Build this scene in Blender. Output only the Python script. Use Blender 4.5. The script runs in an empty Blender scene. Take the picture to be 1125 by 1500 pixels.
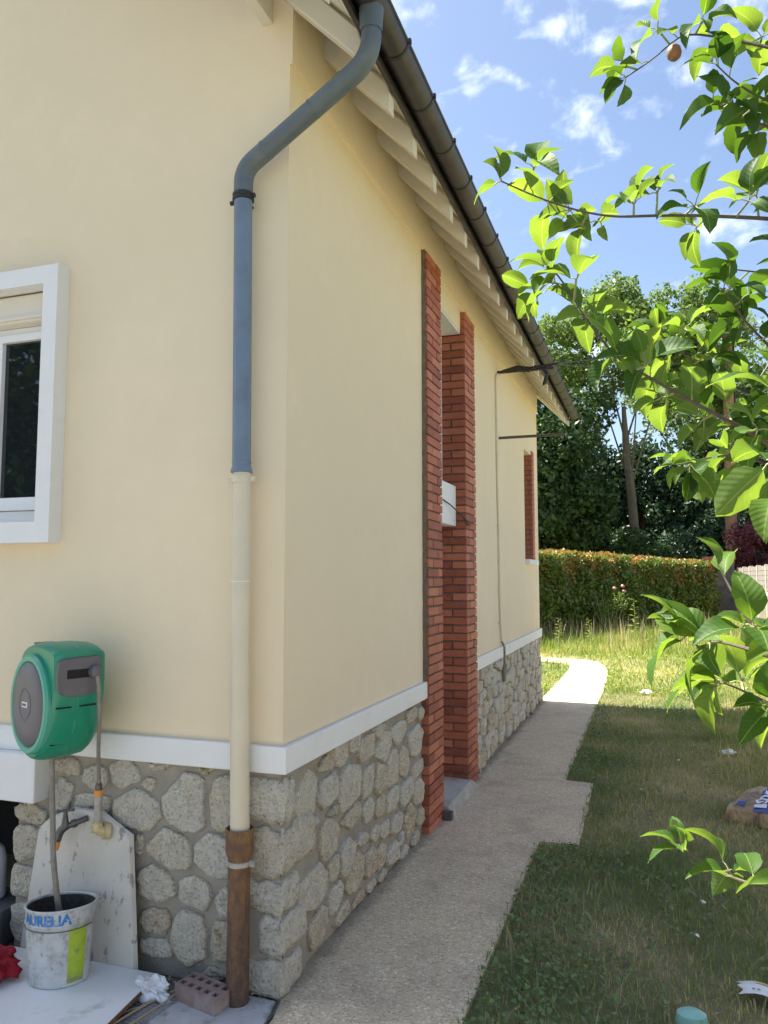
import bpy, bmesh, math, random
import numpy as np
from mathutils import Vector, Matrix, Quaternion, noise as mnoise
R = math.radians
random.seed(7)
RNG = np.random.default_rng(11)
scene = bpy.context.scene
C = scene.collection

# ------------------------------------------------------------------ camera
cam_d = bpy.data.cameras.new('camera'); cam = bpy.data.objects.new('camera', cam_d); C.objects.link(cam)
cam.location = (1.42, -2.852, 1.65); cam.rotation_euler = (R(94.818), 0, R(19.116))
cam_d.sensor_fit = 'VERTICAL'; cam_d.sensor_height = 36; cam_d.sensor_width = 27; cam_d.lens = 27.05
cam_d.clip_start = 0.05; cam_d.clip_end = 2000
scene.camera = cam
# ------------------------------------------------------------------ world
SUN_EL, SUN_AZ = 58.0, 8.0            # elevation; degrees from -X towards +Y
S = Vector((-math.cos(R(SUN_EL))*math.cos(R(SUN_AZ)), math.cos(R(SUN_EL))*math.sin(R(SUN_AZ)), math.sin(R(SUN_EL))))
world = bpy.data.worlds.new('World'); scene.world = world; world.use_nodes = True
nt = world.node_tree; N = nt.nodes; L = nt.links
for n in list(N): N.remove(n)
sky = N.new('ShaderNodeTexSky'); sky.sky_type = 'NISHITA'; sky.sun_disc = False
sky.sun_elevation = R(SUN_EL); sky.sun_rotation = R(-90+SUN_AZ); sky.air_density = 1.0; sky.dust_density = 1.6; sky.ozone_density = 1.2
tc = N.new('ShaderNodeTexCoord')
sep = N.new('ShaderNodeSeparateXYZ'); L.new(tc.outputs['Generated'], sep.inputs[0])
mx = N.new('ShaderNodeMath'); mx.operation = 'MAXIMUM'; mx.inputs[1].default_value = 0.12; L.new(sep.outputs['Z'], mx.inputs[0])
dx = N.new('ShaderNodeMath'); dx.operation = 'DIVIDE'; L.new(sep.outputs['X'], dx.inputs[0]); L.new(mx.outputs[0], dx.inputs[1])
dy = N.new('ShaderNodeMath'); dy.operation = 'DIVIDE'; L.new(sep.outputs['Y'], dy.inputs[0]); L.new(mx.outputs[0], dy.inputs[1])
cb = N.new('ShaderNodeCombineXYZ'); L.new(dx.outputs[0], cb.inputs[0]); L.new(dy.outputs[0], cb.inputs[1])
n1 = N.new('ShaderNodeTexNoise'); n1.inputs['Scale'].default_value = 15; n1.inputs['Detail'].default_value = 7; n1.inputs['Roughness'].default_value = .54; n1.inputs['Distortion'].default_value = .3
n2 = N.new('ShaderNodeTexNoise'); n2.inputs['Scale'].default_value = 1.1; n2.inputs['Detail'].default_value = 2
mpc = N.new('ShaderNodeMapping'); mpc.inputs['Scale'].default_value = (1, 1, 1.55); mpc.inputs['Location'].default_value = (.35, .1, .2); L.new(tc.outputs['Generated'], mpc.inputs[0])
L.new(mpc.outputs[0], n1.inputs['Vector']); L.new(cb.outputs[0], n2.inputs['Vector'])
ad = N.new('ShaderNodeMath'); ad.operation = 'MULTIPLY_ADD'; ad.inputs[1].default_value = .45; L.new(n2.outputs['Fac'], ad.inputs[0]); L.new(n1.outputs['Fac'], ad.inputs[2])
rp = N.new('ShaderNodeMapRange'); rp.interpolation_type = 'SMOOTHSTEP'; rp.inputs['From Min'].default_value = .75; rp.inputs['From Max'].default_value = 1.02; rp.inputs['To Max'].default_value = .6
L.new(ad.outputs[0], rp.inputs['Value'])
mixc = N.new('ShaderNodeMixRGB'); mixc.inputs['Color2'].default_value = (8.5, 8.9, 9.4, 1)
L.new(rp.outputs[0], mixc.inputs['Fac']); L.new(sky.outputs[0], mixc.inputs['Color1'])
bg = N.new('ShaderNodeBackground'); bg.inputs['Strength'].default_value = 0.061
L.new(mixc.outputs[0], bg.inputs[0])
out = N.new('ShaderNodeOutputWorld'); L.new(bg.outputs[0], out.inputs[0])
# ------------------------------------------------------------------ sun + exposure
sl = bpy.data.lights.new('sun', 'SUN'); sl.energy = 4.3; sl.angle = R(0.53); sl.color = (1, .95, .86)
so = bpy.data.objects.new('sun', sl); C.objects.link(so); so.rotation_euler = S.to_track_quat('Z', 'Y').to_euler()
vs = scene.view_settings; vs.view_transform = 'Standard'; vs.look = 'None'; vs.gamma = 1; vs.use_curve_mapping = False
vs.exposure = 1.98
try:
    scene.cycles.max_bounces = 8; scene.cycles.diffuse_bounces = 4; scene.cycles.transparent_max_bounces = 8
except Exception: pass

# ------------------------------------------------------------------ helpers
def thing(name, label, cat, loc=(0, 0, 0), rot=(0, 0, 0), group=None):
    o = bpy.data.objects.new(name, None); C.objects.link(o); o.empty_display_size = .1
    o.location = loc; o.rotation_euler = rot; o['label'] = label; o['category'] = cat
    if group: o['group'] = group
    return o
def tag(o, label, cat, group=None):
    o['label'] = label; o['category'] = cat
    if group: o['group'] = group
    return o
def base_of(p):
    v = Vector((0, 0, 0))
    while p is not None: v += Vector(p.location); p = p.parent
    return v
class MB:
    def __init__(s): s.v = []; s.f = []
    def add(s, vs, fs):
        k = len(s.v); s.v += [tuple(v) for v in vs]; s.f += [tuple(i+k for i in f) for f in fs]; return s
    def box(s, x0, x1, y0, y1, z0, z1):
        return s.add([(x0,y0,z0),(x1,y0,z0),(x1,y1,z0),(x0,y1,z0),(x0,y0,z1),(x1,y0,z1),(x1,y1,z1),(x0,y1,z1)],
                     [(0,3,2,1),(4,5,6,7),(0,1,5,4),(1,2,6,5),(2,3,7,6),(3,0,4,7)])
    def prism(s, poly, ax, a, b):
        """poly of 2D points extruded along axis ax (0,1,2) from a to b"""
        def P(p, t):
            q = list(p); q.insert(ax, t); return q
        n = len(poly)
        vs = [P(p, a) for p in poly]+[P(p, b) for p in poly]
        fs = [tuple(range(n)), tuple(range(2*n-1, n-1, -1))]+[(i, i+n, (i+1) % n+n, (i+1) % n) for i in range(n)]
        return s.add(vs, fs)
    def tube(s, pts, r, seg=10, cap=True):
        pts = [Vector(p) for p in pts]; n = len(pts)
        rs = r if isinstance(r, (list, tuple)) else [r]*n
        t0 = (pts[1]-pts[0]).normalized()
        ref = Vector((0, 0, 1)) if abs(t0.z) < .9 else Vector((1, 0, 0))
        u = t0.cross(ref).normalized(); vs = []
        for i, p in enumerate(pts):
            t = ((pts[min(i+1, n-1)]-pts[i]).normalized()+(pts[i]-pts[max(i-1, 0)]).normalized())
            t = t.normalized() if t.length > 1e-6 else t0
            u = (u-t*u.dot(t)).normalized(); w = t.cross(u)
            for k in range(seg):
                a = 2*math.pi*k/seg; vs.append(p+(u*math.cos(a)+w*math.sin(a))*rs[i])
        fs = [(i*seg+k, i*seg+(k+1) % seg, (i+1)*seg+(k+1) % seg, (i+1)*seg+k) for i in range(n-1) for k in range(seg)]
        if cap: fs += [tuple(range(seg-1, -1, -1)), tuple((n-1)*seg+k for k in range(seg))]
        return s.add(vs, fs)
    def lathe(s, c, prof, seg=20, sx=1, sy=1, cap=True):
        vs = []
        for (r, z) in prof:
            for k in range(seg):
                a = 2*math.pi*k/seg; vs.append((c[0]+r*sx*math.cos(a), c[1]+r*sy*math.sin(a), c[2]+z))
        n = len(prof)
        fs = [(i*seg+k, i*seg+(k+1) % seg, (i+1)*seg+(k+1) % seg, (i+1)*seg+k) for i in range(n-1) for k in range(seg)]
        if cap: fs += [tuple(range(seg-1, -1, -1)), tuple((n-1)*seg+k for k in range(seg))]
        return s.add(vs, fs)
    def build(s, name, mat, parent=None, smooth=False, bevel=0, local=False, origin=None, recalc=True):
        me = bpy.data.meshes.new(name)
        b = Vector((0, 0, 0)) if local else base_of(parent)
        if origin is None: origin = Vector((0, 0, 0))
        elif not local: origin = Vector(origin)-b
        origin = Vector(origin)
        off = Vector((0, 0, 0)) if local else b
        me.from_pydata([tuple(Vector(v)-off-origin) for v in s.v], [], s.f)
        if recalc or bevel:
            bm = bmesh.new(); bm.from_mesh(me)
            bmesh.ops.recalc_face_normals(bm, faces=bm.faces)
            if bevel:
                es = [e for e in bm.edges if len(e.link_faces) == 2 and e.calc_face_angle(0) > .6]
                bmesh.ops.bevel(bm, geom=es, offset=bevel, segments=2 if bevel > .004 else 1, affect='EDGES', profile=.5)
            bm.to_mesh(me); bm.free()
        if smooth:
            for p in me.polygons: p.use_smooth = True
            try: me.set_sharp_from_angle(angle=R(40))
            except Exception: pass
        me.materials.append(mat)
        o = bpy.data.objects.new(name, me); C.objects.link(o); o.location = origin
        if parent is not None: o.parent = parent
        return o
def np_mesh(name, verts, faces, mat, parent=None, smooth=False):
    """verts (n,3) array world, faces (m,k) array with constant k"""
    me = bpy.data.meshes.new(name); verts = np.asarray(verts, dtype=np.float32); faces = np.asarray(faces, dtype=np.int32)
    b = base_of(parent); verts = verts-np.array(b, dtype=np.float32)
    k = faces.shape[1]; m = len(faces)
    me.vertices.add(len(verts)); me.vertices.foreach_set('co', verts.ravel())
    me.loops.add(m*k); me.loops.foreach_set('vertex_index', faces.ravel())
    me.polygons.add(m); me.polygons.foreach_set('loop_start', np.arange(0, m*k, k, dtype=np.int32))
    me.polygons.foreach_set('loop_total', np.full(m, k, dtype=np.int32))
    if smooth: me.polygons.foreach_set('use_smooth', np.ones(m, dtype=bool))
    me.update(calc_edges=True); me.materials.append(mat)
    o = bpy.data.objects.new(name, me); C.objects.link(o)
    if parent is not None: o.parent = parent
    return o
def structure(o): o['kind'] = 'structure'; return o
def stuff(o): o['kind'] = 'stuff'; return o

# ------------------------------------------------------------------ materials
def ramp(nt, fac, stops):
    r = nt.nodes.new('ShaderNodeValToRGB'); e = r.color_ramp.elements
    while len(e) > 1: e.remove(e[-1])
    e[0].position = stops[0][0]; e[0].color = (*stops[0][1], 1)
    for p, c in stops[1:]:
        x = e.new(p); x.color = (*c, 1)
    nt.links.new(fac, r.inputs[0]); return r.outputs[0]
def noise(nt, co, scale, detail=4, rough=.55, dist=0, kind='n'):
    if kind == 'v':
        n = nt.nodes.new('ShaderNodeTexVoronoi'); n.inputs['Scale'].default_value = scale
    else:
        n = nt.nodes.new('ShaderNodeTexNoise'); n.inputs['Scale'].default_value = scale
        n.inputs['Detail'].default_value = detail; n.inputs['Roughness'].default_value = rough; n.inputs['Distortion'].default_value = dist
    nt.links.new(co, n.inputs['Vector']); return n
def mix(nt, f, a, b, mode='MIX'):
    m = nt.nodes.new('ShaderNodeMixRGB'); m.blend_type = mode
    for s, v in ((0, f), (1, a), (2, b)):
        if isinstance(v, (int, float)): m.inputs[s].default_value = v
        elif isinstance(v, tuple): m.inputs[s].default_value = (*v, 1)
        else: nt.links.new(v, m.inputs[s])
    return m.outputs[0]
def math_(nt, op, a, b=0.0, c=0.0):
    m = nt.nodes.new('ShaderNodeMath'); m.operation = op
    for s, v in ((0, a), (1, b), (2, c)):
        if isinstance(v, (int, float)): m.inputs[s].default_value = v
        else: nt.links.new(v, m.inputs[s])
    return m.outputs[0]
def new_mat(name):
    m = bpy.data.materials.new(name); m.use_nodes = True; nt = m.node_tree
    p = nt.nodes['Principled BSDF']; tc = nt.nodes.new('ShaderNodeTexCoord'); return m, nt, p, tc
def bump(nt, p, h, strength=.5, dist=.01, prev=None):
    b = nt.nodes.new('ShaderNodeBump'); b.inputs['Strength'].default_value = strength; b.inputs['Distance'].default_value = dist
    nt.links.new(h, b.inputs['Height'])
    if prev is not None: nt.links.new(prev, b.inputs['Normal'])
    if p is not None: nt.links.new(b.outputs[0], p.inputs['Normal'])
    return b.outputs[0]
def simple(name, col, rough=.6, var=.12, scale=20, bmp=.2, bscale=80, bdist=.003, metal=0, spec=.5, dirt=None, dscale=3, dth=(.5, .7), coord='Object'):
    m, nt, p, tc = new_mat(name); co = tc.outputs[coord]
    n = noise(nt, co, scale, 5)
    c = ramp(nt, n.outputs['Fac'], [(.25, tuple(x*(1-var) for x in col)), (.75, tuple(min(1, x*(1+var)) for x in col))])
    if dirt:
        d = noise(nt, co, dscale, 6, .65)
        f = ramp(nt, d.outputs['Fac'], [(dth[0], (0, 0, 0)), (dth[1], (1, 1, 1))])
        c = mix(nt, f, c, dirt)
    nt.links.new(c, p.inputs['Base Color']); p.inputs['Roughness'].default_value = rough; p.inputs['Metallic'].default_value = metal
    try: p.inputs['Specular IOR Level'].default_value = spec
    except Exception: pass
    if bmp:
        b = noise(nt, co, bscale, 4, .6); bump(nt, p, b.outputs['Fac'], bmp, bdist)
    return m
def plaster(name, col, patch):
    m, nt, p, tc = new_mat(name); co = tc.outputs['Object']
    a = noise(nt, co, .9, 3, .5, .4); b = noise(nt, co, 7, 5, .6)
    f = math_(nt, 'MULTIPLY_ADD', b.outputs['Fac'], .35, math_(nt, 'MULTIPLY', a.outputs['Fac'], .65))
    c = ramp(nt, f, [(.36, tuple(x*y for x, y in zip(col, patch))), (.5, col), (.66, tuple(min(1, x*1.045) for x in col))])
    nt.links.new(c, p.inputs['Base Color']); p.inputs['Roughness'].default_value = .85
    big = noise(nt, co, 3.2, 3, .5); fine = noise(nt, co, 240, 3, .7); mid = noise(nt, co, 38, 4, .6, .6)
    b1 = bump(nt, None, big.outputs['Fac'], .35, .025)
    b2 = bump(nt, None, mid.outputs['Fac'], .30, .004, b1)
    bump(nt, p, fine.outputs['Fac'], .18, .0015, b2); return m
M = {}
M['render'] = plaster('cream_render', (.785, .665, .475), (.985, .985, .98))
M['paint'] = simple('white_paint', (.78, .79, .79), .55, .03, 6, .25, 25, .004, dirt=(.62, .62, .60), dscale=5, dth=(.6, .8))
M['soffit'] = simple('soffit_paint', (.70, .66, .56), .55, .04, 8, .2, 60, .003)
M['pvc_white'] = simple('white_pvc', (.82, .83, .84), .3, .02, 4, 0)
M['shutter'] = simple('shutter_box', (.74, .69, .60), .45, .03, 4, 0)
M['mortar'] = simple('grey_mortar', (.335, .305, .255), .95, .18, 9, .7, 70, .01, dirt=(.26, .235, .195), dscale=4, dth=(.55, .7))
M['joint'] = simple('brick_joint', (.17, .135, .11), .95, .25, 30, .6, 120, .006)
M['concrete'] = simple('step_concrete', (.43, .41, .37), .85, .12, 12, .5, 60, .005, dirt=(.27, .26, .24), dscale=5)
M['pad'] = simple('pad_concrete', (.43, .44, .45), .8, .12, 10, .5, 40, .006, dirt=(.22, .21, .19), dscale=7, dth=(.52, .62))
M['gutter'] = simple('gutter_zinc', (.042, .037, .035), .45, .3, 7, .1, 40, .003, dirt=(.07, .062, .055), dscale=4, spec=.5)
M['dark'] = simple('black_rubber', (.02, .02, .02), .5, .1, 10, 0)
M['wire'] = simple('wire_black', (.03, .03, .03), .6, .1, 10, 0)
M['pipe_bend'] = simple('grey_pvc', (.10, .125, .145), .45, .1, 9, .08, 60, .002, dirt=(.15, .165, .17), dscale=6, dth=(.55, .75))
M['pipe_sheen'] = simple('grey_pvc_sky_sheen', (.15, .205, .285), .42, .12, 8, .08, 60, .002, dirt=(.12, .15, .20), dscale=5, dth=(.5, .75))  # bluer than the bend: sky sheen put into the colour
M['pipe_cream'] = simple('cream_painted_pipe', (.66, .59, .45), .5, .05, 8, .15, 20, .003, dirt=(.58, .60, .55), dscale=5, dth=(.55, .8))
M['brown_edge'] = simple('particle_board', (.16, .09, .05), .8, .3, 60, .3, 120)
M['board'] = simple('white_board', (.74, .76, .77), .35, .05, 5, .08, 30, .002, dirt=(.42, .40, .36), dscale=6, dth=(.6, .8))
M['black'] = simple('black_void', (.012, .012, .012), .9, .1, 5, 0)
M['soil'] = simple('soil', (.20, .18, .15), .95, .3, 14, .9, 60, .02, dirt=(.27, .25, .22), dscale=9)
M['low_bounce'] = simple('low_bounce_grey', (.15, .155, .16), .9, .2, 5, .4, 60, .01)  # dull grey chosen to lower the light bounced onto the front wall
M['bark'] = simple('bark', (.13, .095, .065), .9, .35, 12, .8, 30, .02)
M['bark_pale'] = simple('bark_pale', (.125, .105, .08), .9, .3, 6, .8, 18, .05)
M['twig'] = simple('apple_twig', (.10, .075, .055), .8, .3, 90, .4, 200, .002)
M['green_stem'] = simple('green_stem', (.26, .28, .11), .6, .2, 60, 0)
M['pole'] = simple('pole_wood', (.30, .165, .10), .85, .25, 5, .5, 20, .02)
M['reel_green'] = simple('reel_green_plastic', (.012, .245, .15), .33, .06, 5, .03, 20, .002, dirt=(.07, .25, .17), dscale=8, dth=(.55, .8))
M['reel_light'] = simple('reel_light_green_plastic', (.07, .36, .26), .35, .05, 5, 0)
M['reel_grey'] = simple('reel_grey_plastic', (.125, .12, .135), .45, .08, 12, .08, 60, .002)
M['hose'] = simple('hose_grey', (.23, .21, .175), .5, .25, 40, .1, 100)
M['bronze'] = simple('tap_bronze', (.13, .125, .12), .4, .3, 40, .2, 100, metal=.6)
M['pipe_old'] = simple('limed_pipe', (.40, .37, .33), .6, .3, 50, .4, 90, .004, dirt=(.55, .33, .16), dscale=25, dth=(.55, .7))
M['brass'] = simple('brass_cream', (.55, .45, .25), .4, .15, 30, .1, 90)
M['orange'] = simple('orange_tape', (.75, .28, .06), .6, .15, 40, .1, 90)
M['label_green'] = simple('label_lime', (.38, .52, .04), .5, .15, 30, .2, 60, dirt=(.25, .25, .15), dscale=14, dth=(.58, .68))
M['label_blue'] = simple('label_blue', (.03, .20, .55), .45, .15, 60, 0, dirt=(.5, .55, .58), dscale=55, dth=(.56, .63))
M['bucket_in'] = simple('bucket_grime', (.045, .04, .032), .55, .5, 25, .8, 50, .008)
M['red'] = simple('red_cloth', (.32, .01, .025), .9, .3, 40, .8, 120, .01)
M['jug'] = simple('jug_plastic', (.62, .68, .72), .4, .04, 6, 0)
M['slab'] = None
M['packet'] = simple('packet_white', (.74, .76, .78), .35, .05, 20, .3, 30, .004)
M['packet_y'] = simple('packet_yellow', (.72, .62, .30), .35, .1, 20, .1, 30)
M['blue'] = simple('bag_blue', (.02, .06, .28), .35, .15, 20, .1, 40)
M['text_w'] = simple('text_white', (.72, .74, .78), .5, .05, 20, 0)
M['text_g'] = simple('text_grey', (.25, .26, .27), .5, .05, 20, 0)
M['teal'] = simple('teal_plastic', (.25, .50, .46), .35, .05, 20, 0)
M['purple'] = None
M['fence'] = simple('weathered_wood', (.24, .21, .175), .85, .25, 8, .4, 40, .01, dirt=(.2, .17, .14), dscale=6)
M['fence_c'] = simple('pale_concrete', (.47, .42, .34), .85, .12, 5, .3, 30, .01)  # paleness also serves the bounce onto the side wall
M['old_wall'] = simple('old_rendered_stone', (.17, .155, .14), .95, .35, 3.5, .8, 10, .06, dirt=(.30, .27, .23), dscale=2.5)
M['cap_brick'] = simple('cap_brick', (.40, .14, .075), .8, .25, 9, .3, 20)
M['tile'] = simple('roof_tile', (.25, .11, .07), .85, .25, 9, .5, 20, .02)
M['block'] = simple('grey_block', (.10, .10, .105), .9, .2, 40, .4, 80)

def mat_brick(name, stops, coord='Object'):
    m, nt, p, tc = new_mat(name)
    oi = nt.nodes.new('ShaderNodeObjectInfo')
    g = nt.nodes.new('ShaderNodeNewGeometry')
    co = g.outputs['Position']
    n = noise(nt, co, 26, 5, .6)
    f = math_(nt, 'MULTIPLY_ADD', n.outputs['Fac'], .5, math_(nt, 'MULTIPLY', oi.outputs['Random'], .62))
    c = ramp(nt, f, stops)
    nt.links.new(c, p.inputs['Base Color']); p.inputs['Roughness'].default_value = .62
    b = noise(nt, co, 150, 4, .65); bump(nt, p, b.outputs['Fac'], .35, .003); return m
M['brick'] = mat_brick('red_brick', [(.10, (.13, .036, .026)), (.32, (.30, .078, .042)), (.6, (.40, .112, .056)), (.88, (.49, .17, .095))])
M['brick_p'] = simple('plum_brick', (.27, .19, .175), .85, .15, 30, .4, 90, dirt=(.35, .31, .28), dscale=12, dth=(.5, .7))

def mat_stone():
    m, nt, p, tc = new_mat('limestone')
    oi = nt.nodes.new('ShaderNodeObjectInfo'); g = nt.nodes.new('ShaderNodeNewGeometry'); co = g.outputs['Position']
    n = noise(nt, co, 16, 6, .65); v = noise(nt, co, 75, kind='v'); fine = noise(nt, co, 78, 6, .8)
    f = math_(nt, 'MULTIPLY_ADD', n.outputs['Fac'], .8, math_(nt, 'MULTIPLY', oi.outputs['Random'], .34))
    c = ramp(nt, f, [(.30, (.56, .44, .28)), (.44, (.75, .66, .50)), (.58, (.80, .75, .63)), (.75, (.82, .79, .70))])
    gn = noise(nt, co, 9, 4, .6); gf = ramp(nt, gn.outputs['Fac'], [(.5, (0, 0, 0)), (.62, (1, 1, 1))]); c = mix(nt, math_(nt, 'MULTIPLY', gf, .55), c, (.68, .64, .56))
    pit = ramp(nt, fine.outputs['Fac'], [(.36, (.33, .29, .23)), (.45, (.93, .92, .90)), (.6, (1.08, 1.08, 1.06))])
    c = mix(nt, .9, c, pit, 'MULTIPLY')
    nt.links.new(c, p.inputs['Base Color']); p.inputs['Roughness'].default_value = .95
    h = math_(nt, 'MULTIPLY_ADD', fine.outputs['Fac'], .8, math_(nt, 'MULTIPLY', v.outputs['Distance'], .5))
    b0 = bump(nt, None, noise(nt, co, 30, 4, .6).outputs['Fac'], 1.0, .022); b1 = bump(nt, None, n.outputs['Fac'], .8, .02, b0); bump(nt, p, h, 1.0, .018, b1); return m
M['stone'] = mat_stone()
def mat_path():
    m, nt, p, tc = new_mat('washed_aggregate'); co = tc.outputs['Object']
    v = noise(nt, co, 105, kind='v'); big = noise(nt, co, 1.3, 5, .6); mid = noise(nt, co, 6, 5, .6)
    sp = nt.nodes.new('ShaderNodeSeparateColor'); nt.links.new(v.outputs['Color'], sp.inputs[0])
    c = ramp(nt, sp.outputs[0], [(0, (.38, .28, .17)), (.2, (.56, .44, .29)), (.5, (.65, .54, .39)), (.8, (.74, .635, .47)), (.93, (.80, .73, .59)), (.97, (.88, .84, .74))])
    paste = ramp(nt, v.outputs['Distance'], [(.35, (0, 0, 0)), (.6, (1, 1, 1))])
    c = mix(nt, math_(nt, 'MULTIPLY', paste, .7), c, (.62, .50, .355))
    t = ramp(nt, math_(nt, 'MULTIPLY_ADD', mid.outputs['Fac'], .4, math_(nt, 'MULTIPLY', big.outputs['Fac'], .6)), [(.36, (.70, .69, .70)), (.5, (.95, .95, .95)), (.58, (1, .99, .97)), (.7, (1.1, 1.07, 1.02))])
    c = mix(nt, 1.0, c, t, 'MULTIPLY')
    sx = nt.nodes.new('ShaderNodeSeparateXYZ'); nt.links.new(co, sx.inputs[0])       # soil and moss gathered along the foot of the wall
    dn = noise(nt, co, 7, 5, .7); e = math_(nt, 'SUBTRACT', math_(nt, 'MULTIPLY', dn.outputs['Fac'], .16), sx.outputs[0])
    df = ramp(nt, e, [(.0, (0, 0, 0)), (.06, (1, 1, 1))]); c = mix(nt, math_(nt, 'MULTIPLY', df, .6), c, (.16, .14, .10))
    nt.links.new(c, p.inputs['Base Color']); p.inputs['Roughness'].default_value = .8
    inv = math_(nt, 'SUBTRACT', 1.0, v.outputs['Distance'])
    bump(nt, p, inv, .6, .004); return m
M['path'] = mat_path()
def mat_rust():
    m, nt, p, tc = new_mat('rusty_cast_iron'); g = nt.nodes.new('ShaderNodeNewGeometry'); co = g.outputs['Position']
    mp = nt.nodes.new('ShaderNodeMapping'); mp.inputs['Scale'].default_value = (1, 1, .5); nt.links.new(co, mp.inputs[0])
    n = noise(nt, mp.outputs[0], 34, 7, .75); s = nt.nodes.new('ShaderNodeSeparateXYZ'); nt.links.new(co, s.inputs[0])
    f = math_(nt, 'ADD', n.outputs['Fac'], math_(nt, 'MULTIPLY', s.outputs[2], .30))
    c = ramp(nt, f, [(.42, (.075, .05, .04)), (.55, (.12, .07, .045)), (.68, (.19, .10, .05)), (.84, (.27, .15, .06))])
    nt.links.new(c, p.inputs['Base Color']); p.inputs['Roughness'].default_value = .7
    b = noise(nt, co, 140, 4, .6); bump(nt, p, b.outputs['Fac'], .4, .003); return m
M['rust'] = mat_rust()
def mat_marble():
    m, nt, p, tc = new_mat('stained_marble_slab'); co = tc.outputs['Object']
    n = noise(nt, co, 4, 6, .6, .5); sc = noise(nt, co, 26, 5, .7)
    c = ramp(nt, n.outputs['Fac'], [(.3, (.50, .485, .43)), (.55, (.60, .575, .51)), (.8, (.66, .65, .60))])
    mp = nt.nodes.new('ShaderNodeMapping'); mp.inputs['Scale'].default_value = (1.6, 1, .7); nt.links.new(co, mp.inputs[0])
    s2 = noise(nt, mp.outputs[0], 15, 5, .7)
    f = ramp(nt, s2.outputs['Fac'], [(.585, (0, 0, 0)), (.61, (1, 1, 1))])
    sx = nt.nodes.new('ShaderNodeSeparateXYZ'); nt.links.new(co, sx.inputs[0])
    msk = ramp(nt, sx.outputs[0], [(.02, (0, 0, 0)), (.10, (1, 1, 1))])
    c = mix(nt, math_(nt, 'MULTIPLY', f, .75), c, (.20, .20, .19))
    nt.links.new(c, p.inputs['Base Color']); p.inputs['Roughness'].default_value = .55
    bump(nt, p, sc.outputs['Fac'], .15, .003); return m
M['slab'] = mat_marble()
def mat_bucket():
    m, nt, p, tc = new_mat('dirty_white_tin'); co = tc.outputs['Object']
    n = noise(nt, co, 14, 6, .7); s = noise(nt, co, 45, 5, .7)
    c = ramp(nt, n.outputs['Fac'], [(.35, (.30, .29, .26)), (.48, (.50, .52, .52)), (.7, (.60, .63, .65))])
    f = ramp(nt, s.outputs['Fac'], [(.58, (0, 0, 0)), (.68, (1, 1, 1))])
    c = mix(nt, math_(nt, 'MULTIPLY', f, .8), c, (.17, .12, .08))
    nt.links.new(c, p.inputs['Base Color']); p.inputs['Roughness'].default_value = .5
    bump(nt, p, s.outputs['Fac'], .3, .004); return m
M['bucket'] = mat_bucket()
def mat_bag():
    m, nt, p, tc = new_mat('kraft_plastic_bag'); co = tc.outputs['Object']
    n = noise(nt, co, 7, 4, .6, 1.0)
    c = ramp(nt, n.outputs['Fac'], [(.3, (.11, .06, .04)), (.45, (.30, .19, .10)), (.56, (.42, .28, .12)), (.75, (.42, .39, .38))])
    nt.links.new(c, p.inputs['Base Color']); p.inputs['Roughness'].default_value = .28
    bump(nt, p, n.outputs['Fac'], .8, .04); return m
M['bag'] = mat_bag()
def mat_glass():
    m, nt, p, tc = new_mat('window_glass')
    p.inputs['Base Color'].default_value = (.012, .016, .018, 1); p.inputs['Roughness'].default_value = .02
    p.inputs['IOR'].default_value = 1.7
    n = noise(nt, tc.outputs['Object'], 2.2, 1); bump(nt, p, n.outputs['Fac'], .02, .01); return m
M['glass'] = mat_glass()
def mat_leaf(name, stops, trans=.35, tcol=(1.35, 1.25, .5), rough=.5, island=True, objr=False, vein=False, patch=None, gloss=.3):
    m, nt, p, tc = new_mat(name); g = nt.nodes.new('ShaderNodeNewGeometry')
    if objr: f = nt.nodes.new('ShaderNodeObjectInfo').outputs['Random']
    else: f = g.outputs['Random Per Island']
    if patch:
        pn = noise(nt, g.outputs['Position'], patch, 3, .6)
        f = math_(nt, 'MULTIPLY_ADD', f, .42, math_(nt, 'MULTIPLY_ADD', pn.outputs['Fac'], 1.5, -.46))
    c = ramp(nt, f, stops)
    if vein:
        s = nt.nodes.new('ShaderNodeSeparateXYZ'); nt.links.new(tc.outputs['Generated'], s.inputs[0])
        ax = math_(nt, 'ABSOLUTE', math_(nt, 'SUBTRACT', s.outputs[0], .5))
        mid = math_(nt, 'LESS_THAN', ax, .022)
        w = math_(nt, 'SINE', math_(nt, 'MULTIPLY', math_(nt, 'SUBTRACT', s.outputs[1], math_(nt, 'MULTIPLY', ax, .55)), 52))
        vv = math_(nt, 'GREATER_THAN', w, .93)
        vf = math_(nt, 'MAXIMUM', math_(nt, 'MULTIPLY', mid, .32), math_(nt, 'MULTIPLY', vv, .07))
        c = mix(nt, vf, c, (.36, .46, .18))
        # the underside of an apple leaf is paler and greyer
        c2 = mix(nt, .22, c, (.20, .27, .13))
        c = mix(nt, g.outputs['Backfacing'], c, c2)
        bump(nt, p, math_(nt, 'ADD', w, noise(nt, tc.outputs['Generated'], 5, 2).outputs['Fac']), .15, .001)
    nt.links.new(c, p.inputs['Base Color']); p.inputs['Roughness'].default_value = rough
    try: p.inputs['Specular IOR Level'].default_value = gloss
    except Exception: pass
    tr = nt.nodes.new('ShaderNodeBsdfTranslucent'); tcn = mix(nt, 1.0, c, tcol, 'MULTIPLY'); nt.links.new(tcn, tr.inputs['Color'])
    ms = nt.nodes.new('ShaderNodeMixShader'); ms.inputs[0].default_value = trans
    nt.links.new(p.outputs[0], ms.inputs[1]); nt.links.new(tr.outputs[0], ms.inputs[2])
    nt.links.new(ms.outputs[0], nt.nodes['Material Output'].inputs[0]); return m
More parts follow.
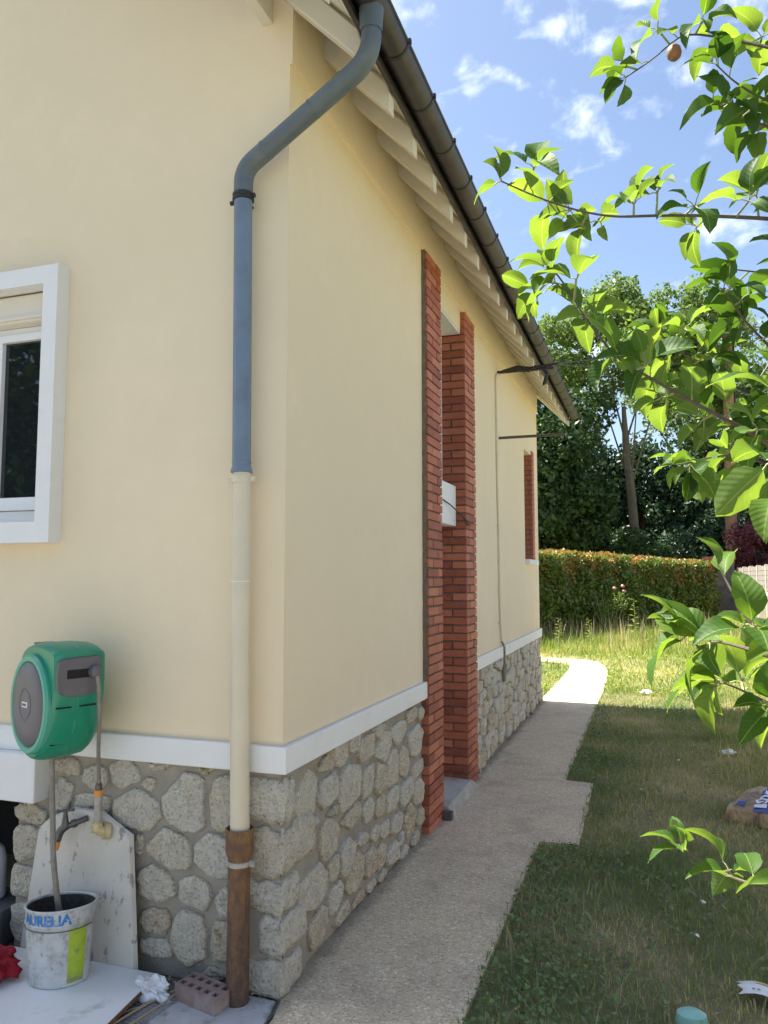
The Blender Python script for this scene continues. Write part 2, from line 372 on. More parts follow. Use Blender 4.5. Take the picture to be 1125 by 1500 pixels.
M['apple_leaf'] = mat_leaf('apple_leaf', [(0, (.03, .08, .016)), (.5, (.055, .125, .02)), (1, (.095, .175, .032))], .48, (2.4, 2.1, .6), .55, objr=True, vein=True, gloss=.25)  # dark end of the random greens stands for leaves shaded by others
M['grass'] = mat_leaf('lawn_grass', [(.25, (.14, .22, .07)), (.45, (.24, .30, .105)), (.57, (.38, .37, .18)), (.72, (.56, .49, .31)), (.95, (.66, .58, .40))], .3, (1.3, 1.3, .6), .6, patch=.85, gloss=.2)
M['meadow'] = mat_leaf('meadow_grass', [(.15, (.13, .21, .045)), (.45, (.20, .28, .07)), (.65, (.33, .34, .12)), (.88, (.52, .45, .24))], .35, (1.3, 1.3, .6), .6, patch=.5, gloss=.2)
M['clover'] = mat_leaf('clover', [(0, (.09, .155, .055)), (1, (.18, .27, .10))], .2, (1.3, 1.3, .6), .5)
M['weed'] = mat_leaf('weed', [(0, (.15, .22, .045)), (1, (.27, .32, .09))], .4, (1.6, 1.5, .6), .5)
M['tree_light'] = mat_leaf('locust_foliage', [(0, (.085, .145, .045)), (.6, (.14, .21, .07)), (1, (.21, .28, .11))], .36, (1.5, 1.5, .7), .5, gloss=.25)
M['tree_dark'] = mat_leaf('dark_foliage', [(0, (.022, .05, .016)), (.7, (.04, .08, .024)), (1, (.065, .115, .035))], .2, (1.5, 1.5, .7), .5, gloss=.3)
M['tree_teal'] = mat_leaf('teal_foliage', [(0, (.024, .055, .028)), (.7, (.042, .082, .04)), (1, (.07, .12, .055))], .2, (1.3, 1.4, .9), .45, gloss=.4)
M['hedge'] = mat_leaf('hedge_leaf', [(0, (.06, .11, .025)), (.5, (.12, .19, .035)), (.85, (.19, .24, .05)), (1, (.22, .24, .06))], .3, (1.4, 1.4, .6), .4, gloss=.4)
M['hedge_new'] = mat_leaf('hedge_young_leaf', [(0, (.32, .13, .045)), (.35, (.28, .19, .05)), (.7, (.19, .22, .045)), (1, (.36, .16, .06))], .3, (1.4, 1.2, .7), .4, gloss=.4)
M['purple'] = mat_leaf('purple_leaf', [(0, (.09, .025, .035)), (.6, (.17, .05, .07)), (1, (.30, .12, .13))], .3, (1.4, .9, 1.0), .5)
M['rose'] = mat_leaf('pink_petals', [(0, (.62, .18, .22)), (1, (.75, .42, .42))], .3, (1, .8, .8), .6)
def mat_ground(name, patch, g1, g2, dry):
    m, nt, p, tc = new_mat(name); g = nt.nodes.new('ShaderNodeNewGeometry'); co = g.outputs['Position']
    a = noise(nt, co, patch, 3, .6); b = noise(nt, co, 60, 5, .7); d = noise(nt, co, 9, 4, .6)
    f = math_(nt, 'MULTIPLY_ADD', b.outputs['Fac'], .4, math_(nt, 'MULTIPLY_ADD', a.outputs['Fac'], 1.2, -.3))
    f = math_(nt, 'MULTIPLY_ADD', d.outputs['Fac'], .2, math_(nt, 'SUBTRACT', f, .1))
    c = ramp(nt, f, [(.25, g1), (.5, g2), (.75, dry)])
    nt.links.new(c, p.inputs['Base Color']); p.inputs['Roughness'].default_value = .95
    bump(nt, p, b.outputs['Fac'], 1, .03); return m
M['lawn_soil'] = mat_ground('lawn_thatch', .85, (.15, .19, .08), (.27, .255, .14), (.46, .39, .26))
M['meadow_soil'] = mat_ground('meadow_thatch', .5, (.15, .17, .06), (.26, .25, .10), (.42, .36, .20))

# ================================================================== GROUND
def in_poly(x, y, poly):
    x = np.asarray(x); y = np.asarray(y); c = np.zeros(x.shape, bool); n = len(poly); j = n-1
    for i in range(n):
        xi, yi = poly[i]; xj, yj = poly[j]
        t = ((yi > y) != (yj > y)) & (x < (xj-xi)*(y-yi)/((yj-yi) if yj != yi else 1e-9)+xi)
        c ^= t; j = i
    return c
g = MB(); g.add([(-400, -400, -.012), (400, -400, -.012), (400, 700, -.012), (-400, 700, -.012)], [(0, 1, 2, 3)])
structure(g.build('ground', M['meadow_soil'], recalc=False))
def sheet(name, poly, z, mat):
    m = MB(); m.add([(x, y, z) for x, y in poly], [tuple(range(len(poly)))]); return structure(m.build(name, mat, recalc=False))
sheet('lawn', [(.70, -2.5), (3.3, -2.5), (3.3, 8.9), (.70, 8.9)], -.006, M['lawn_soil'])
sheet('added_grey_ground', [(-16, -16), (9, -16), (9, -2.52), (-16, -2.52)], -.008, M['low_bounce'])  # unseen ground added, kept grey to cut warm bounce on the front wall
sheet('yard_soil', [(-8, -2.5), (.02, -2.5), (.02, .1), (-8, .1)], -.006, M['soil'])
# path slab of washed aggregate, real thickness
curve = [(.715, 9.0), (.70, 10.2), (.66, 11.2), (.56, 12.1), (.38, 12.75), (.1, 13.1), (-.4, 13.2), (-3, 13.2)]
inner = [(-3, 12.45), (-.69, 12.45), (-.22, 12.28), (-.06, 11.9), (-.02, 11.3), (-.01, 9.5), (-.03, 7.6), (-.03, 2.0)]
path_poly = [(.06, -2.5), (.715, -2.5), (.715, 2.13), (.955, 2.15), (.935, 3.64), (.715, 3.66)]+curve+inner+[(-.03, .02), (.015, -.02), (.045, -.15)]
rj = random.Random(3)
pp = []
for i, (x, y) in enumerate(path_poly):     # a slightly broken edge along the lawn
    x2, y2 = path_poly[(i+1) % len(path_poly)]; pp.append((x, y))
    d = math.hypot(x2-x, y2-y)
    if d > .4 and x > .5 and x2 > .5 and y > -2:
        k = int(d/.12)
        for q in range(1, k):
            t = q/k; pp.append((x+(x2-x)*t+rj.uniform(-.007, .007), y+(y2-y)*t+rj.uniform(-.007, .007)))
m = MB(); m.prism(pp, 2, -.06, .012); structure(m.build('path', M['path']))
# concrete pad under the downpipe
pad = MB(); pad.prism([(-.50, -.52), (.035, -.52), (.02, -.15), (-.005, -.025), (-.42, -.02), (-.46, -.25)], 2, -.04, .010)
structure(pad.build('concrete_pad', M['pad'], bevel=.004))

# ================================================================== HOUSE
house = thing('house', 'cream rendered house on a rubble stone plinth with red brick door piers', 'house')
W = MB()
# side wall (x 0): pieces around the door opening 2.38..3.16 and the far window 6.40..6.98
def wall(y0, y1, z0, z1): W.box(-.25, 0, y0, y1, z0, z1)
wall(.0, 2.38, .86, 3.866); wall(2.38, 3.16, 3.64, 3.866); wall(3.16, 6.40, .86, 3.866)
wall(6.40, 6.98, .86, 1.85); wall(6.40, 6.98, 3.20, 3.866); wall(6.98, 7.55, .86, 3.866)
W.box(-.25, .012, -.0, 7.562, 3.866, 4.28)
# front gable wall (y 0)
W.box(-2.30, -.25, 0, .25, 3.02, 3.866); W.box(-1.22, -.25, 0, .25, .86, 3.02); W.box(-2.30, -1.22, 0, .25, .86, 1.90)
W.box(-6.4, -2.30, 0, .25, .86, 3.866)
W.prism([(-6.4, 3.866), (-.25, 3.866), (-.25, 4.40), (-3.2, 7.40), (-6.4, 4.2)], 1, 0, .25)
W.box(-6.4, -.25, 7.30, 7.55, 0, 4.2); W.prism([(-6.4, 4.2), (-.25, 4.2), (-3.2, 7.4)], 1, 7.30, 7.55); W.box(-6.4, -6.15, .25, 7.30, 0, 4.2)
W.build('rendered_wall', M['render'], house)
P = MB(); P.box(-.25, -.016, .016, 2.06, 0, .862); P.box(-.25, -.016, 3.46, 7.536, 0, .862); P.box(-1.335, -.25, .016, .25, 0, .862)
P.box(-.25, -.016, 2.06, 3.46, 0, .09)
plinth = P.build('plinth', M['mortar'], house)
B = MB()
B.box(-3.4, .028, -.028, .0, .866, .973); B.box(0, .028, .0, 2.028, .866, .973); B.box(0, .028, 3.503, 7.58, .866, .973); B.box(-.2, .028, 7.552, 7.58, .866, .973)
def piece(name, x0, x1, y0, y1, z0, z1, mat, parent, bevel=.004):
    m = MB(); m.box(x0, x1, y0, y1, z0, z1); return m.build(name, mat, parent, bevel=bevel)
bm_ = MB(); bm_.prism([(-3.4, -.028), (.028, -.028), (.028, 2.028), (0.0005, 2.028), (0.0005, -.0005), (-3.4, -.0005)], 2, .866, .973)
bm_.build('white_band', M['paint'], house, bevel=.005)
piece('white_band', .0005, .028, 3.503, 7.578, .866, .973, M['paint'], house, .005)
piece('landing_slab', -3.2, -1.172, -.075, .2, .655, .8655, M['paint'], house, .006)
# cellar recess under the landing, its darkness painted in as black walls
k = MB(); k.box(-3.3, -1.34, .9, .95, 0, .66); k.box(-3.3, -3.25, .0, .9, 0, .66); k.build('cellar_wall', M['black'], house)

# ---- stones
def clip(poly, px, py, nx, ny):
    o = []; n = len(poly)
    for i in range(n):
        a = poly[i]; b = poly[(i+1) % n]
        da = (a[0]-px)*nx+(a[1]-py)*ny; db = (b[0]-px)*nx+(b[1]-py)*ny
        if da <= 0: o.append(a)
        if (da < 0 < db) or (db < 0 < da):
            t = da/(da-db); o.append((a[0]+(b[0]-a[0])*t, a[1]+(b[1]-a[1])*t))
    return o
def supp(s, dx, dy): return 1/math.sqrt((dx/s[2])**2+(dy/s[3])**2)
def resample(poly, n):
    P_ = poly+[poly[0]]; L_ = [0]
    for i in range(len(poly)): L_.append(L_[-1]+math.dist(P_[i], P_[i+1]))
    o = []; j = 0
    for k in range(n):
        t = L_[-1]*k/n
        while L_[j+1] < t: j += 1
        u = (t-L_[j])/max(1e-9, L_[j+1]-L_[j]); o.append((P_[j][0]+(P_[j+1][0]-P_[j][0])*u, P_[j][1]+(P_[j+1][1]-P_[j][1])*u))
    return o
def stone_shapes(lst, gap, bounds, rnd, expn=3.6, n=24, grow=1.0):
    res = []
    for i, s in enumerate(lst):
        s = (s[0], s[1], s[2]*grow, s[3]*grow); poly = []
        kk = rnd.randint(5, 8); a0 = rnd.uniform(0, 6.28)
        for k in range(kk):
            a = a0+2*math.pi*(k+rnd.uniform(-.28, .28))/kk; c, sn = math.cos(a), math.sin(a)
            r = (abs(c)**expn+abs(sn)**expn)**(-1/expn)*rnd.uniform(.93, 1.17)
            poly.append((s[0]+c*r*s[2], s[1]+sn*r*s[3]))
        for j, q in enumerate(lst):
            if i == j: continue
            q = (q[0], q[1], q[2]*grow, q[3]*grow)
            dx_, dy_ = q[0]-s[0], q[1]-s[1]; d = math.hypot(dx_, dy_)
            if d < 1e-6 or d > 2*(max(s[2:])+max(q[2:])): continue
            dx_ /= d; dy_ /= d; ri, rj_ = supp(s, dx_, dy_), supp(q, dx_, dy_)
            t = d*ri/(ri+rj_)-gap/2
            poly = clip(poly, s[0]+dx_*t, s[1]+dy_*t, dx_, dy_)
            if len(poly) < 3: break
        if len(poly) < 3: res.append(None); continue
        x0, x1, y0, y1 = bounds
        for (px, py, nx, ny) in ((x0, 0, -1, 0), (x1, 0, 1, 0), (0, y0, 0, -1), (0, y1, 0, 1)):
            poly = clip(poly, px, py, nx, ny)
            if len(poly) < 3: break
        if len(poly) < 3: res.append(None); continue
        rp_ = resample(poly, n)
        for c_ in poly:                      # keep the corners of the broken stone
            k = min(range(n), key=lambda q: math.dist(rp_[q], c_)); rp_[k] = (rp_[k][0]*.35+c_[0]*.65, rp_[k][1]*.35+c_[1]*.65)
        poly = [(x+rnd.uniform(-.0042, .0042), y+rnd.uniform(-.0042, .0042)) for x, y in rp_]
        res.append(poly)
    return res
def stone_mesh(poly, axis, base, proud, rnd, parent, name='stone'):
    """axis 'front': (x,z) facing -Y ; 'side': (y,z) facing +X"""
    n = len(poly); cx = sum(p[0] for p in poly)/n; cy = sum(p[1] for p in poly)/n
    rings = [(1.0, -.02), (.99, .6*proud), (.945, .9*proud), (.78, proud), (.55, proud*1.02), (.27, proud)]
    vs = []
    for (sc, h) in rings:
        for p in poly:
            hh = h+(rnd.uniform(-.17, .17)*proud if h > 0 else 0)
            vs.append((cx+(p[0]-cx)*sc, cy+(p[1]-cy)*sc, hh))
    vs.append((cx, cy, proud*rnd.uniform(1., 1.3)))
    if axis == 'front': P3 = [(v[0], base-v[2], v[1]) for v in vs]; o = (cx, base, cy)
    else: P3 = [(base+v[2], v[0], v[1]) for v in vs]; o = (base, cx, cy)
    fs = [(r*n+k, r*n+(k+1) % n, (r+1)*n+(k+1) % n, (r+1)*n+k) for r in range(len(rings)-1) for k in range(n)]
    fs += [((len(rings)-1)*n+k, (len(rings)-1)*n+(k+1) % n, len(vs)-1) for k in range(n)]
    m = MB(); m.add(P3, fs); ob = m.build(name, M['stone'], parent, origin=o)
    for p in ob.data.polygons: p.use_smooth = True
    return ob
FRONT = [(-1.06, 0.81, 0.075, 0.031), (-0.914, 0.773, 0.065, 0.044), (-0.763, 0.799, 0.072, 0.053), (-0.574, 0.848, 0.104, 0.018), (-0.636, 0.769, 0.032, 0.027), (-0.462, 0.704, 0.111, 0.104), (-0.358, 0.853, 0.065, 0.017), (-0.274, 0.72, 0.061, 0.098), (-1.091, 0.682, 0.064, 0.062), (-0.926, 0.663, 0.096, 0.039), (-0.688, 0.657, 0.127, 0.075), (-0.671, 0.514, 0.021, 0.04), (-0.523, 0.509, 0.099, 0.076), (-0.31, 0.507, 0.088, 0.078), (-0.583, 0.365, 0.082, 0.074), (-0.396, 0.348, 0.069, 0.059), (-0.253, 0.334, 0.035, 0.056), (-0.581, 0.212, 0.068, 0.05), (-0.416, 0.179, 0.082, 0.098), (-0.267, 0.174, 0.052, 0.075), (-0.577, 0.113, 0.074, 0.035), (-0.295, 0.052, 0.069, 0.021), (-1.263, 0.588, 0.089, 0.045), (-1.278, 0.455, 0.086, 0.08), (-1.283, 0.294, 0.069, 0.062), (-1.286, 0.109, 0.073, 0.081)]
SIDE = [(0.239, 0.719, 0.111, 0.101), (0.313, 0.584, 0.075, 0.02), (0.455, 0.81, 0.085, 0.04), (0.637, 0.805, 0.09, 0.056), (0.484, 0.671, 0.141, 0.06), (0.814, 0.82, 0.087, 0.037), (0.961, 0.768, 0.14, 0.055), (0.742, 0.627, 0.153, 0.095), (0.989, 0.596, 0.087, 0.069), (0.502, 0.463, 0.107, 0.09), (0.772, 0.478, 0.135, 0.045), (1.009, 0.447, 0.089, 0.061), (0.525, 0.569, 0.042, 0.02), (1.175, 0.82, 0.097, 0.031), (1.252, 0.712, 0.13, 0.074), (1.516, 0.739, 0.134, 0.053), (1.767, 0.799, 0.099, 0.036), (1.939, 0.783, 0.072, 0.034), (1.838, 0.632, 0.165, 0.081), (1.193, 0.565, 0.107, 0.071), (1.406, 0.563, 0.107, 0.092), (1.623, 0.551, 0.1, 0.091), (1.9, 0.446, 0.156, 0.045), (1.208, 0.41, 0.092, 0.05), (1.406, 0.396, 0.115, 0.058), (1.652, 0.376, 0.127, 0.065), (1.917, 0.315, 0.112, 0.076), (1.111, 0.296, 0.071, 0.034), (1.275, 0.264, 0.074, 0.037), (1.47, 0.24, 0.109, 0.052), (1.702, 0.186, 0.115, 0.085), (1.938, 0.15, 0.079, 0.05), (0.912, 0.325, 0.085, 0.032), (0.708, 0.32, 0.097, 0.079), (0.538, 0.308, 0.066, 0.052), (0.324, 0.3, 0.15, 0.09), (0.575, 0.173, 0.089, 0.054), (0.814, 0.2, 0.129, 0.074), (1.044, 0.167, 0.092, 0.063), (1.203, 0.145, 0.077, 0.057), (1.398, 0.099, 0.112, 0.05), (1.562, 0.133, 0.05, 0.035), (0.653, 0.074, 0.126, 0.039), (0.384, 0.119, 0.09, 0.068), (0.881, 0.054, 0.1, 0.025), (1.054, 0.048, 0.072, 0.025), (1.224, 0.045, 0.06, 0.022), (1.62, .04, .09, .03), (1.84, .05, .08, .035)]
rs = random.Random(5)
for pl_ in stone_shapes(FRONT, .016, (-1.35, -.19, .01, .862), rs, grow=1.13):
    if pl_: stone_mesh(pl_, 'front', .016, rs.uniform(.014, .027), rs, plinth)
for pl_ in stone_shapes(SIDE, .013, (.10, 2.02, .008, .862), rs, grow=1.14):
    if pl_: stone_mesh(pl_, 'side', -.016, rs.uniform(.016, .030), rs, plinth)
far = []
yy = 3.56
while yy < 7.5:
    w = rs.uniform(.13, .22); zz = rs.uniform(.02, .07)
    while zz < .86:
        h = rs.uniform(.09, .17); far.append((yy+w/2+rs.uniform(-.025, .025), zz+h/2, w*.62, h*.62)); zz += h
    yy += w
for pl_ in stone_shapes(far, .012, (3.505, 7.54, .004, .862), rs, n=14):
    if pl_: stone_mesh(pl_, 'side', -.016, rs.uniform(.012, .045), rs, plinth)
# corner stones that wrap round the corner
def quoin(xl, yr, z0, z1, seed, yl=None):
    rq = random.Random(seed); m = MB(); nz = 7; na = 9
    outline = []
    pf = .018
    for k in range(na): outline.append((xl+(-xl-.012+pf)*k/(na-1), -pf, 0))
    for k in range(1, 4): a = R(90*k/4); outline.append((pf-.014+.014*math.sin(a), -pf+.014-.014*math.cos(a), 0))
    for k in range(na): outline.append((pf, -.004+(yr+.004)*k/(na-1), 0))
    n = len(outline); vs = []
    for j in range(-1, nz+1):
        t = min(max(j, 0), nz-1)/(nz-1); ins = 1.0 if j in (-1, nz) else (.35 if j in (0, nz-1) else 0)
        for i, (x, y, _) in enumerate(outline):
            e = min(i, n-1-i); ei = ins if e > 0 else 1.0
            top_n = mnoise.noise(Vector((i*.33, seed*7.1, 0)))*.030+mnoise.noise(Vector((i*.9, seed*3.7, 5)))*.010
            bot_n = mnoise.noise(Vector((i*.33, seed*5.3, 20)))*.026+mnoise.noise(Vector((i*.9, seed*9.7, 15)))*.010
            ztop = (z1-z0); f_e = 1 if e > 1 else (.45 if e == 1 else 0)
            z = z0+ztop*t+f_e*(top_n*t+bot_n*(1-t))
            if e == 0: z = z0+ztop*(.5+(t-.5)*.80)
            elif e == 1: z = z0+ztop*(.5+(t-.5)*.94)+f_e*(top_n*t+bot_n*(1-t))
            jx = rq.uniform(-.0045, .0045)
            if i < na: p = (x, y+ei*.036+jx, z)
            elif i < na+3: p = (x-ei*.024+jx, y+ei*.024+jx, z)
            else: p = (x-ei*.036+jx, y, z)
            vs.append(p)
    R_ = nz+2
    fs = [(r*n+k, r*n+k+1, (r+1)*n+k+1, (r+1)*n+k) for r in range(R_-1) for k in range(n-1)]
    m.add(vs, fs); o = m.build('stone', M['stone'], plinth, origin=(0, 0, (z0+z1)/2), recalc=False)
    for p in o.data.polygons: p.use_smooth = True
for q in ((-.17, .10, .672, .838, 1), (-.16, .33, .462, .642, 2), (-.17, .15, .322, .445, 3), (-.10, .235, .158, .305, 4), (-.17, .19, .0, .140, 6)):
    quoin(*q)
m = MB(); m.box(-.21, -.0, .004, .018, .0, .862); 
cz = MB(); cz.prism([(-.22, .004), (-.004, .004), (-.004, .25), (-.22, .25)], 2, 0, .862); cz.build('corner_mortar', M['mortar'], plinth)

# ---- bricks
def brick_mesh(lx, ly, lz, name='brick'):
    m = MB(); m.box(-lx/2, lx/2, -ly/2, ly/2, -lz/2, lz/2); me = bpy.data.meshes.new(name); me.from_pydata(m.v, [], m.f)
    bm = bmesh.new(); bm.from_mesh(me); bmesh.ops.recalc_face_normals(bm, faces=bm.faces)
    bmesh.ops.bevel(bm, geom=list(bm.edges), offset=.0028, segments=1, affect='EDGES', profile=.5); bm.to_mesh(me); bm.free()
    me.materials.append(M['brick']); return me
PITCH = .0635; BH = .0525
ME = {}
def put_brick(parent, x0, x1, y0, y1, z0, rnd):
    key = (round(x1-x0, 3), round(y1-y0, 3))
    if key not in ME: ME[key] = brick_mesh(x1-x0, y1-y0, BH)
    o = bpy.data.objects.new('brick', ME[key]); C.objects.link(o); o.parent = parent
    o.location = Vector(((x0+x1)/2+rnd.uniform(-.0022, .0022), (y0+y1)/2+rnd.uniform(-.0012, .0012), z0+BH/2+rnd.uniform(-.0008, .0008)))-base_of(parent)
    o.rotation_euler = (rnd.uniform(-.006, .006), 0, rnd.uniform(-.008, .008))
rb = random.Random(9); FX = .038
m = MB(); m.box(-.21, FX-.013, 2.036, 2.384, 0, 3.866); j1 = m.build('brick_pier', M['joint'], house)
m = MB(); m.box(-.215, FX-.013, 3.153, 3.494, 0.02, 3.80); j2 = m.build('brick_pier', M['joint'], house)
for i in range(61):
    z = i*PITCH
    if i % 2 == 0:
        put_brick(j1, FX-.115, FX, 2.03, 2.265, z, rb); put_brick(j1, FX-.235, FX, 2.275, 2.39, z, rb)
    else:
        put_brick(j1, FX-.235, FX, 2.03, 2.145, z, rb); put_brick(j1, FX-.115, FX, 2.155, 2.39, z, rb)
    if i == 60: continue
    z += .004
    if i % 2 == 0:
        put_brick(j2, FX-.235, FX, 3.14, 3.255, z, rb); put_brick(j2, FX-.115, FX, 3.265, 3.50, z, rb)
    else:
        put_brick(j2, FX-.115, FX, 3.14, 3.375, z, rb); put_brick(j2, FX-.235, FX-.125, 3.14, 3.25, z, rb); put_brick(j2, FX-.115, FX, 3.385, 3.50, z, rb)
m = MB(); rr_j = random.Random(4)      # rough cement edge left where the render stops against the pier
zz_ = 0.9; pv = []
while zz_ < 3.87: pv.append((rr_j.uniform(.020, .034), zz_)); zz_ += .03
vs_ = []
for (w_, z_) in pv: vs_ += [(0.0005, 2.017+rr_j.uniform(-.003, .003), z_), (w_, 2.020+rr_j.uniform(-.003, .003), z_), (w_-.002, 2.032, z_)]
m.add(vs_, [f for i in range(len(pv)-1) for f in ((i*3, i*3+1, i*3+4, i*3+3), (i*3+1, i*3+2, i*3+5, i*3+4))]); m.build('cement_edge', M['joint'], j1)
# far window jamb: bricks too small to pick apart, joined
mm = MB(); mj = MB(); mj.box(-.14, .004, 6.978, 7.16, 1.86, 3.25)
z = 1.87; i = 0
while z < 3.22:
    if i % 2: mm.box(-.14, -.03, 6.97, 7.0, z, z+BH); mm.box(-.02, .012, 6.97, 7.165, z, z+BH)
    else: mm.box(-.14, .012, 6.97, 7.075, z, z+BH); mm.box(-.02, .012, 7.083, 7.165, z, z+BH)
    z += PITCH; i += 1
wj = mj.build('window_jamb', M['joint'], house)
stuff(mm.build('small_bricks', M['brick'], wj))
piece('window_sill', -.2, .055, 6.40, 7.19, 1.80, 1.862, M['paint'], house, .006)
fw_ = MB(); fw_.box(-.20, -.14, 6.41, 6.97, 1.866, 3.19); fwo = fw_.build('window_frame', M['pvc_white'], house)
piece('pane', -.139, -.135, 6.47, 6.91, 1.93, 3.13, M['glass'], fwo, 0)
# door opening
lin = piece('door_lintel', -.25, -.004, 2.392, 3.139, 3.622, 3.6385, M['paint'], house, 0)
box_ = piece('white_transom_panel', -.14, -.045, 2.395, 3.137, 2.052, 2.375, M['paint'], house, .006)
wfr = MB(); wfr.box(-.235, -.155, 2.40, 2.50, 2.38, 3.62); wfr.box(-.235, -.155, 3.06, 3.137, 2.38, 3.62); wfr.box(-.235, -.155, 2.5, 3.06, 2.38, 2.46); wfr.box(-.235, -.155, 2.5, 3.06, 3.54, 3.62)
wf = wfr.build('transom_window', M['pvc_white'], house); piece('pane', -.222, -.216, 2.5, 3.06, 2.46, 3.54, M['glass'], wf, 0)
dr = piece('door', -.245, -.215, 2.40, 3.138, .10, 2.05, M['pvc_white'], house, .003)
for a, b in ((.25, .95), (1.08, 1.92)): piece('door_panel', -.2148, -.208, 2.52, 3.02, a, b, M['pvc_white'], dr, .003)
hd = MB(); hd.tube([(-.214, 2.48, 1.05), (-.17, 2.48, 1.05), (-.17, 2.58, 1.05)], .009, 8); hd.build('handle', M['bronze'], dr)
st = MB(); st.prism([(-.25, 0), (.085, 0), (.085, .035), (.062, .085), (-.25, .105)], 1, 2.392, 3.30); 
st = MB(); st.add([(-.25, 2.392, .0), (.10, 2.392, .0), (.10, 3.30, .0), (-.25, 3.139, .0), (-.25, 2.392, .098), (.072, 2.392, .088), (.062, 3.139, .088), (-.25, 3.139, .098)],
                  [(0, 3, 2, 1), (4, 5, 6, 7), (0, 1, 5, 4), (1, 2, 6, 5), (2, 3, 7, 6), (3, 0, 4, 7)])
st.build('door_step', M['concrete'], house, bevel=.008)
tag(piece('stone_block', .043, .105, 2.335, 2.388, .012, .068, M['block'], None, .006), 'small dark block left by the foot of the near brick pier at the door step', 'block')

# ---- left window with protruding white surround
win = MB()
y0, y1 = -.08, -.0005
for (a, b, c, d) in ((-2.385, -1.14, 3.015, 3.10), (-2.385, -1.14, 1.805, 1.90), (-1.222, -1.14, 1.90, 3.015), (-2.385, -2.303, 1.90, 3.015)):
    win.box(a, b, y0, y1 if True else 0, c, d)
sur = win.build('window_surround', M['paint'], house)
bx = piece('shutter_box', -2.30, -1.222, .0, .16, 2.872, 3.012, M['shutter'], house, .012)
piece('shutter_rail', -2.30, -1.222, -.012, .0, 2.885, 2.90, M['shutter'], bx, 0)
fr = MB()
fr.box(-2.30, -1.222, .06, .12, 1.902, 1.965); fr.box(-2.30, -1.222, .06, .12, 2.84, 2.871); fr.box(-1.262, -1.222, .06, .12, 1.965, 2.84); fr.box(-2.30, -2.26, .06, .12, 1.965, 2.84)
f_ = fr.build('window_frame', M['pvc_white'], house, bevel=.003)
s_ = MB()
for (a, b) in ((-1.63, -1.264), (-2.258, -1.64)):
    s_.box(a, b, .045, .10, 1.967, 2.03); s_.box(a, b, .045, .10, 2.80, 2.838); s_.box(a, a+.05, .045, .10, 2.03, 2.80); s_.box(b-.05, b, .045, .10, 2.03, 2.80)
sa = s_.build('sash', M['pvc_white'], f_, bevel=.003)
m = MB(); m.box(-1.58, -1.314, .07, .078, 2.03, 2.80); m.build('pane', M['glass'], f_)
m = MB(); m.box(-2.208, -1.69, .07, .078, 2.03, 2.80); m.build('pane', M['glass'], f_)

# ---- roof
SL = 1.03
roof = MB(); t = .16
roof.prism([(.40, 3.955+.02), (.40, 4.02), (-3.2, 4.02+SL*3.6), (-6.8, 4.02), (-6.8, 3.975), (-3.2, 3.975+SL*3.6)], 1, -.50, 8.24)
roof_o = roof.build('roof', M['tile'], house)
def sbot(x): return 4.13-SL*x
k = 0; yk = -.016-.378
while yk < 8.25:
    r_ = MB(); xe = .345
    r_.prism([(-.26, sbot(-.26)), (xe, sbot(xe)), (xe, sbot(xe)+.095), (xe-.012, sbot(xe)+.135), (-.26, sbot(-.26)+.15)], 1, yk-.030, yk+.030)
    r_.build('rafter', M['soffit'], roof_o, bevel=.004); yk += .378
for i in range(5):      # planks of the soffit, laid along the eaves
    xa = .372-.098*i; xb = xa-.095
    b_ = MB(); b_.prism([(xa, sbot(xa)+.151), (xb, sbot(xb)+.151), (xb, sbot(xb)+.166), (xa, sbot(xa)+.166)], 1, -.48, 8.22); b_.build('soffit_plank', M['soffit'], roof_o)
e_ = MB(); e_.box(.352, .372, -.5, 8.24, 3.865, 3.925); e_.build('gap_shade_strip', M['gutter'], roof_o)  # dark strip painting the shaded gap behind the gutter
# verge beams on the gables
vb = MB(); vb.box(-.135, -.085, -.49, .0, 4.07, 4.19); vb.build('verge_beam', M['soffit'], roof_o, bevel=.003)
for (a, b) in ((-.50, -.47), (8.21, 8.24)):
    v_ = MB(); v_.prism([(.37, 3.78), (.37, 3.96), (-3.2, 3.96+SL*3.57), (-3.2, 3.78+SL*3.57)], 1, a, b); v_.build('bargeboard', M['soffit'], roof_o, bevel=.003)
    v_ = MB(); v_.prism([(-6.77, 3.78), (-6.77, 3.96), (-3.2, 3.96+SL*3.57), (-3.2, 3.78+SL*3.57)], 1, a, b); v_.build('bargeboard', M['soffit'], roof_o)
# gutter
gx, gz, gr = .432, 3.945, .060
gm = MB(); seg = 14; prof = [(gx+gr*math.cos(R(180+180*i/seg)), gz+gr*math.sin(R(180+180*i/seg))) for i in range(seg+1)]
prof_in = [(gx+(gr-.005)*math.cos(R(360-180*i/seg)), gz+(gr-.005)*math.sin(R(360-180*i/seg))) for i in range(seg+1)]
gm.prism(prof+prof_in, 1, -.55, 8.27)
gut = gm.build('gutter', M['gutter'], house, smooth=True)
lip = MB(); lip.tube([(gx+gr, -.55, gz), (gx+gr, 8.27, gz)], .008, 8); lip.build('gutter_lip', M['gutter'], gut, smooth=True)
yk = .135
while yk < 8.2:
    q = MB(); o1 = [(gx+(gr+.0035)*math.cos(R(178+184*i/seg)), gz+(gr+.0035)*math.sin(R(178+184*i/seg))) for i in range(seg+1)]
    o2 = [(gx+(gr+.0003)*math.cos(R(362-184*i/seg)), gz+(gr+.0003)*math.sin(R(362-184*i/seg))) for i in range(seg+1)]
    q.prism(o1+o2, 1, yk, yk+.016)
    q.box(gx+gr-.004, gx+gr+.014, yk, yk+.016, gz-.008, gz+.013)
    q.build('gutter_bracket', M['dark'], gut); yk += .40
cap_ = MB(); cap_.prism(prof, 1, 8.27, 8.276); cap_.build('gutter_end_cap', M['gutter'], gut)

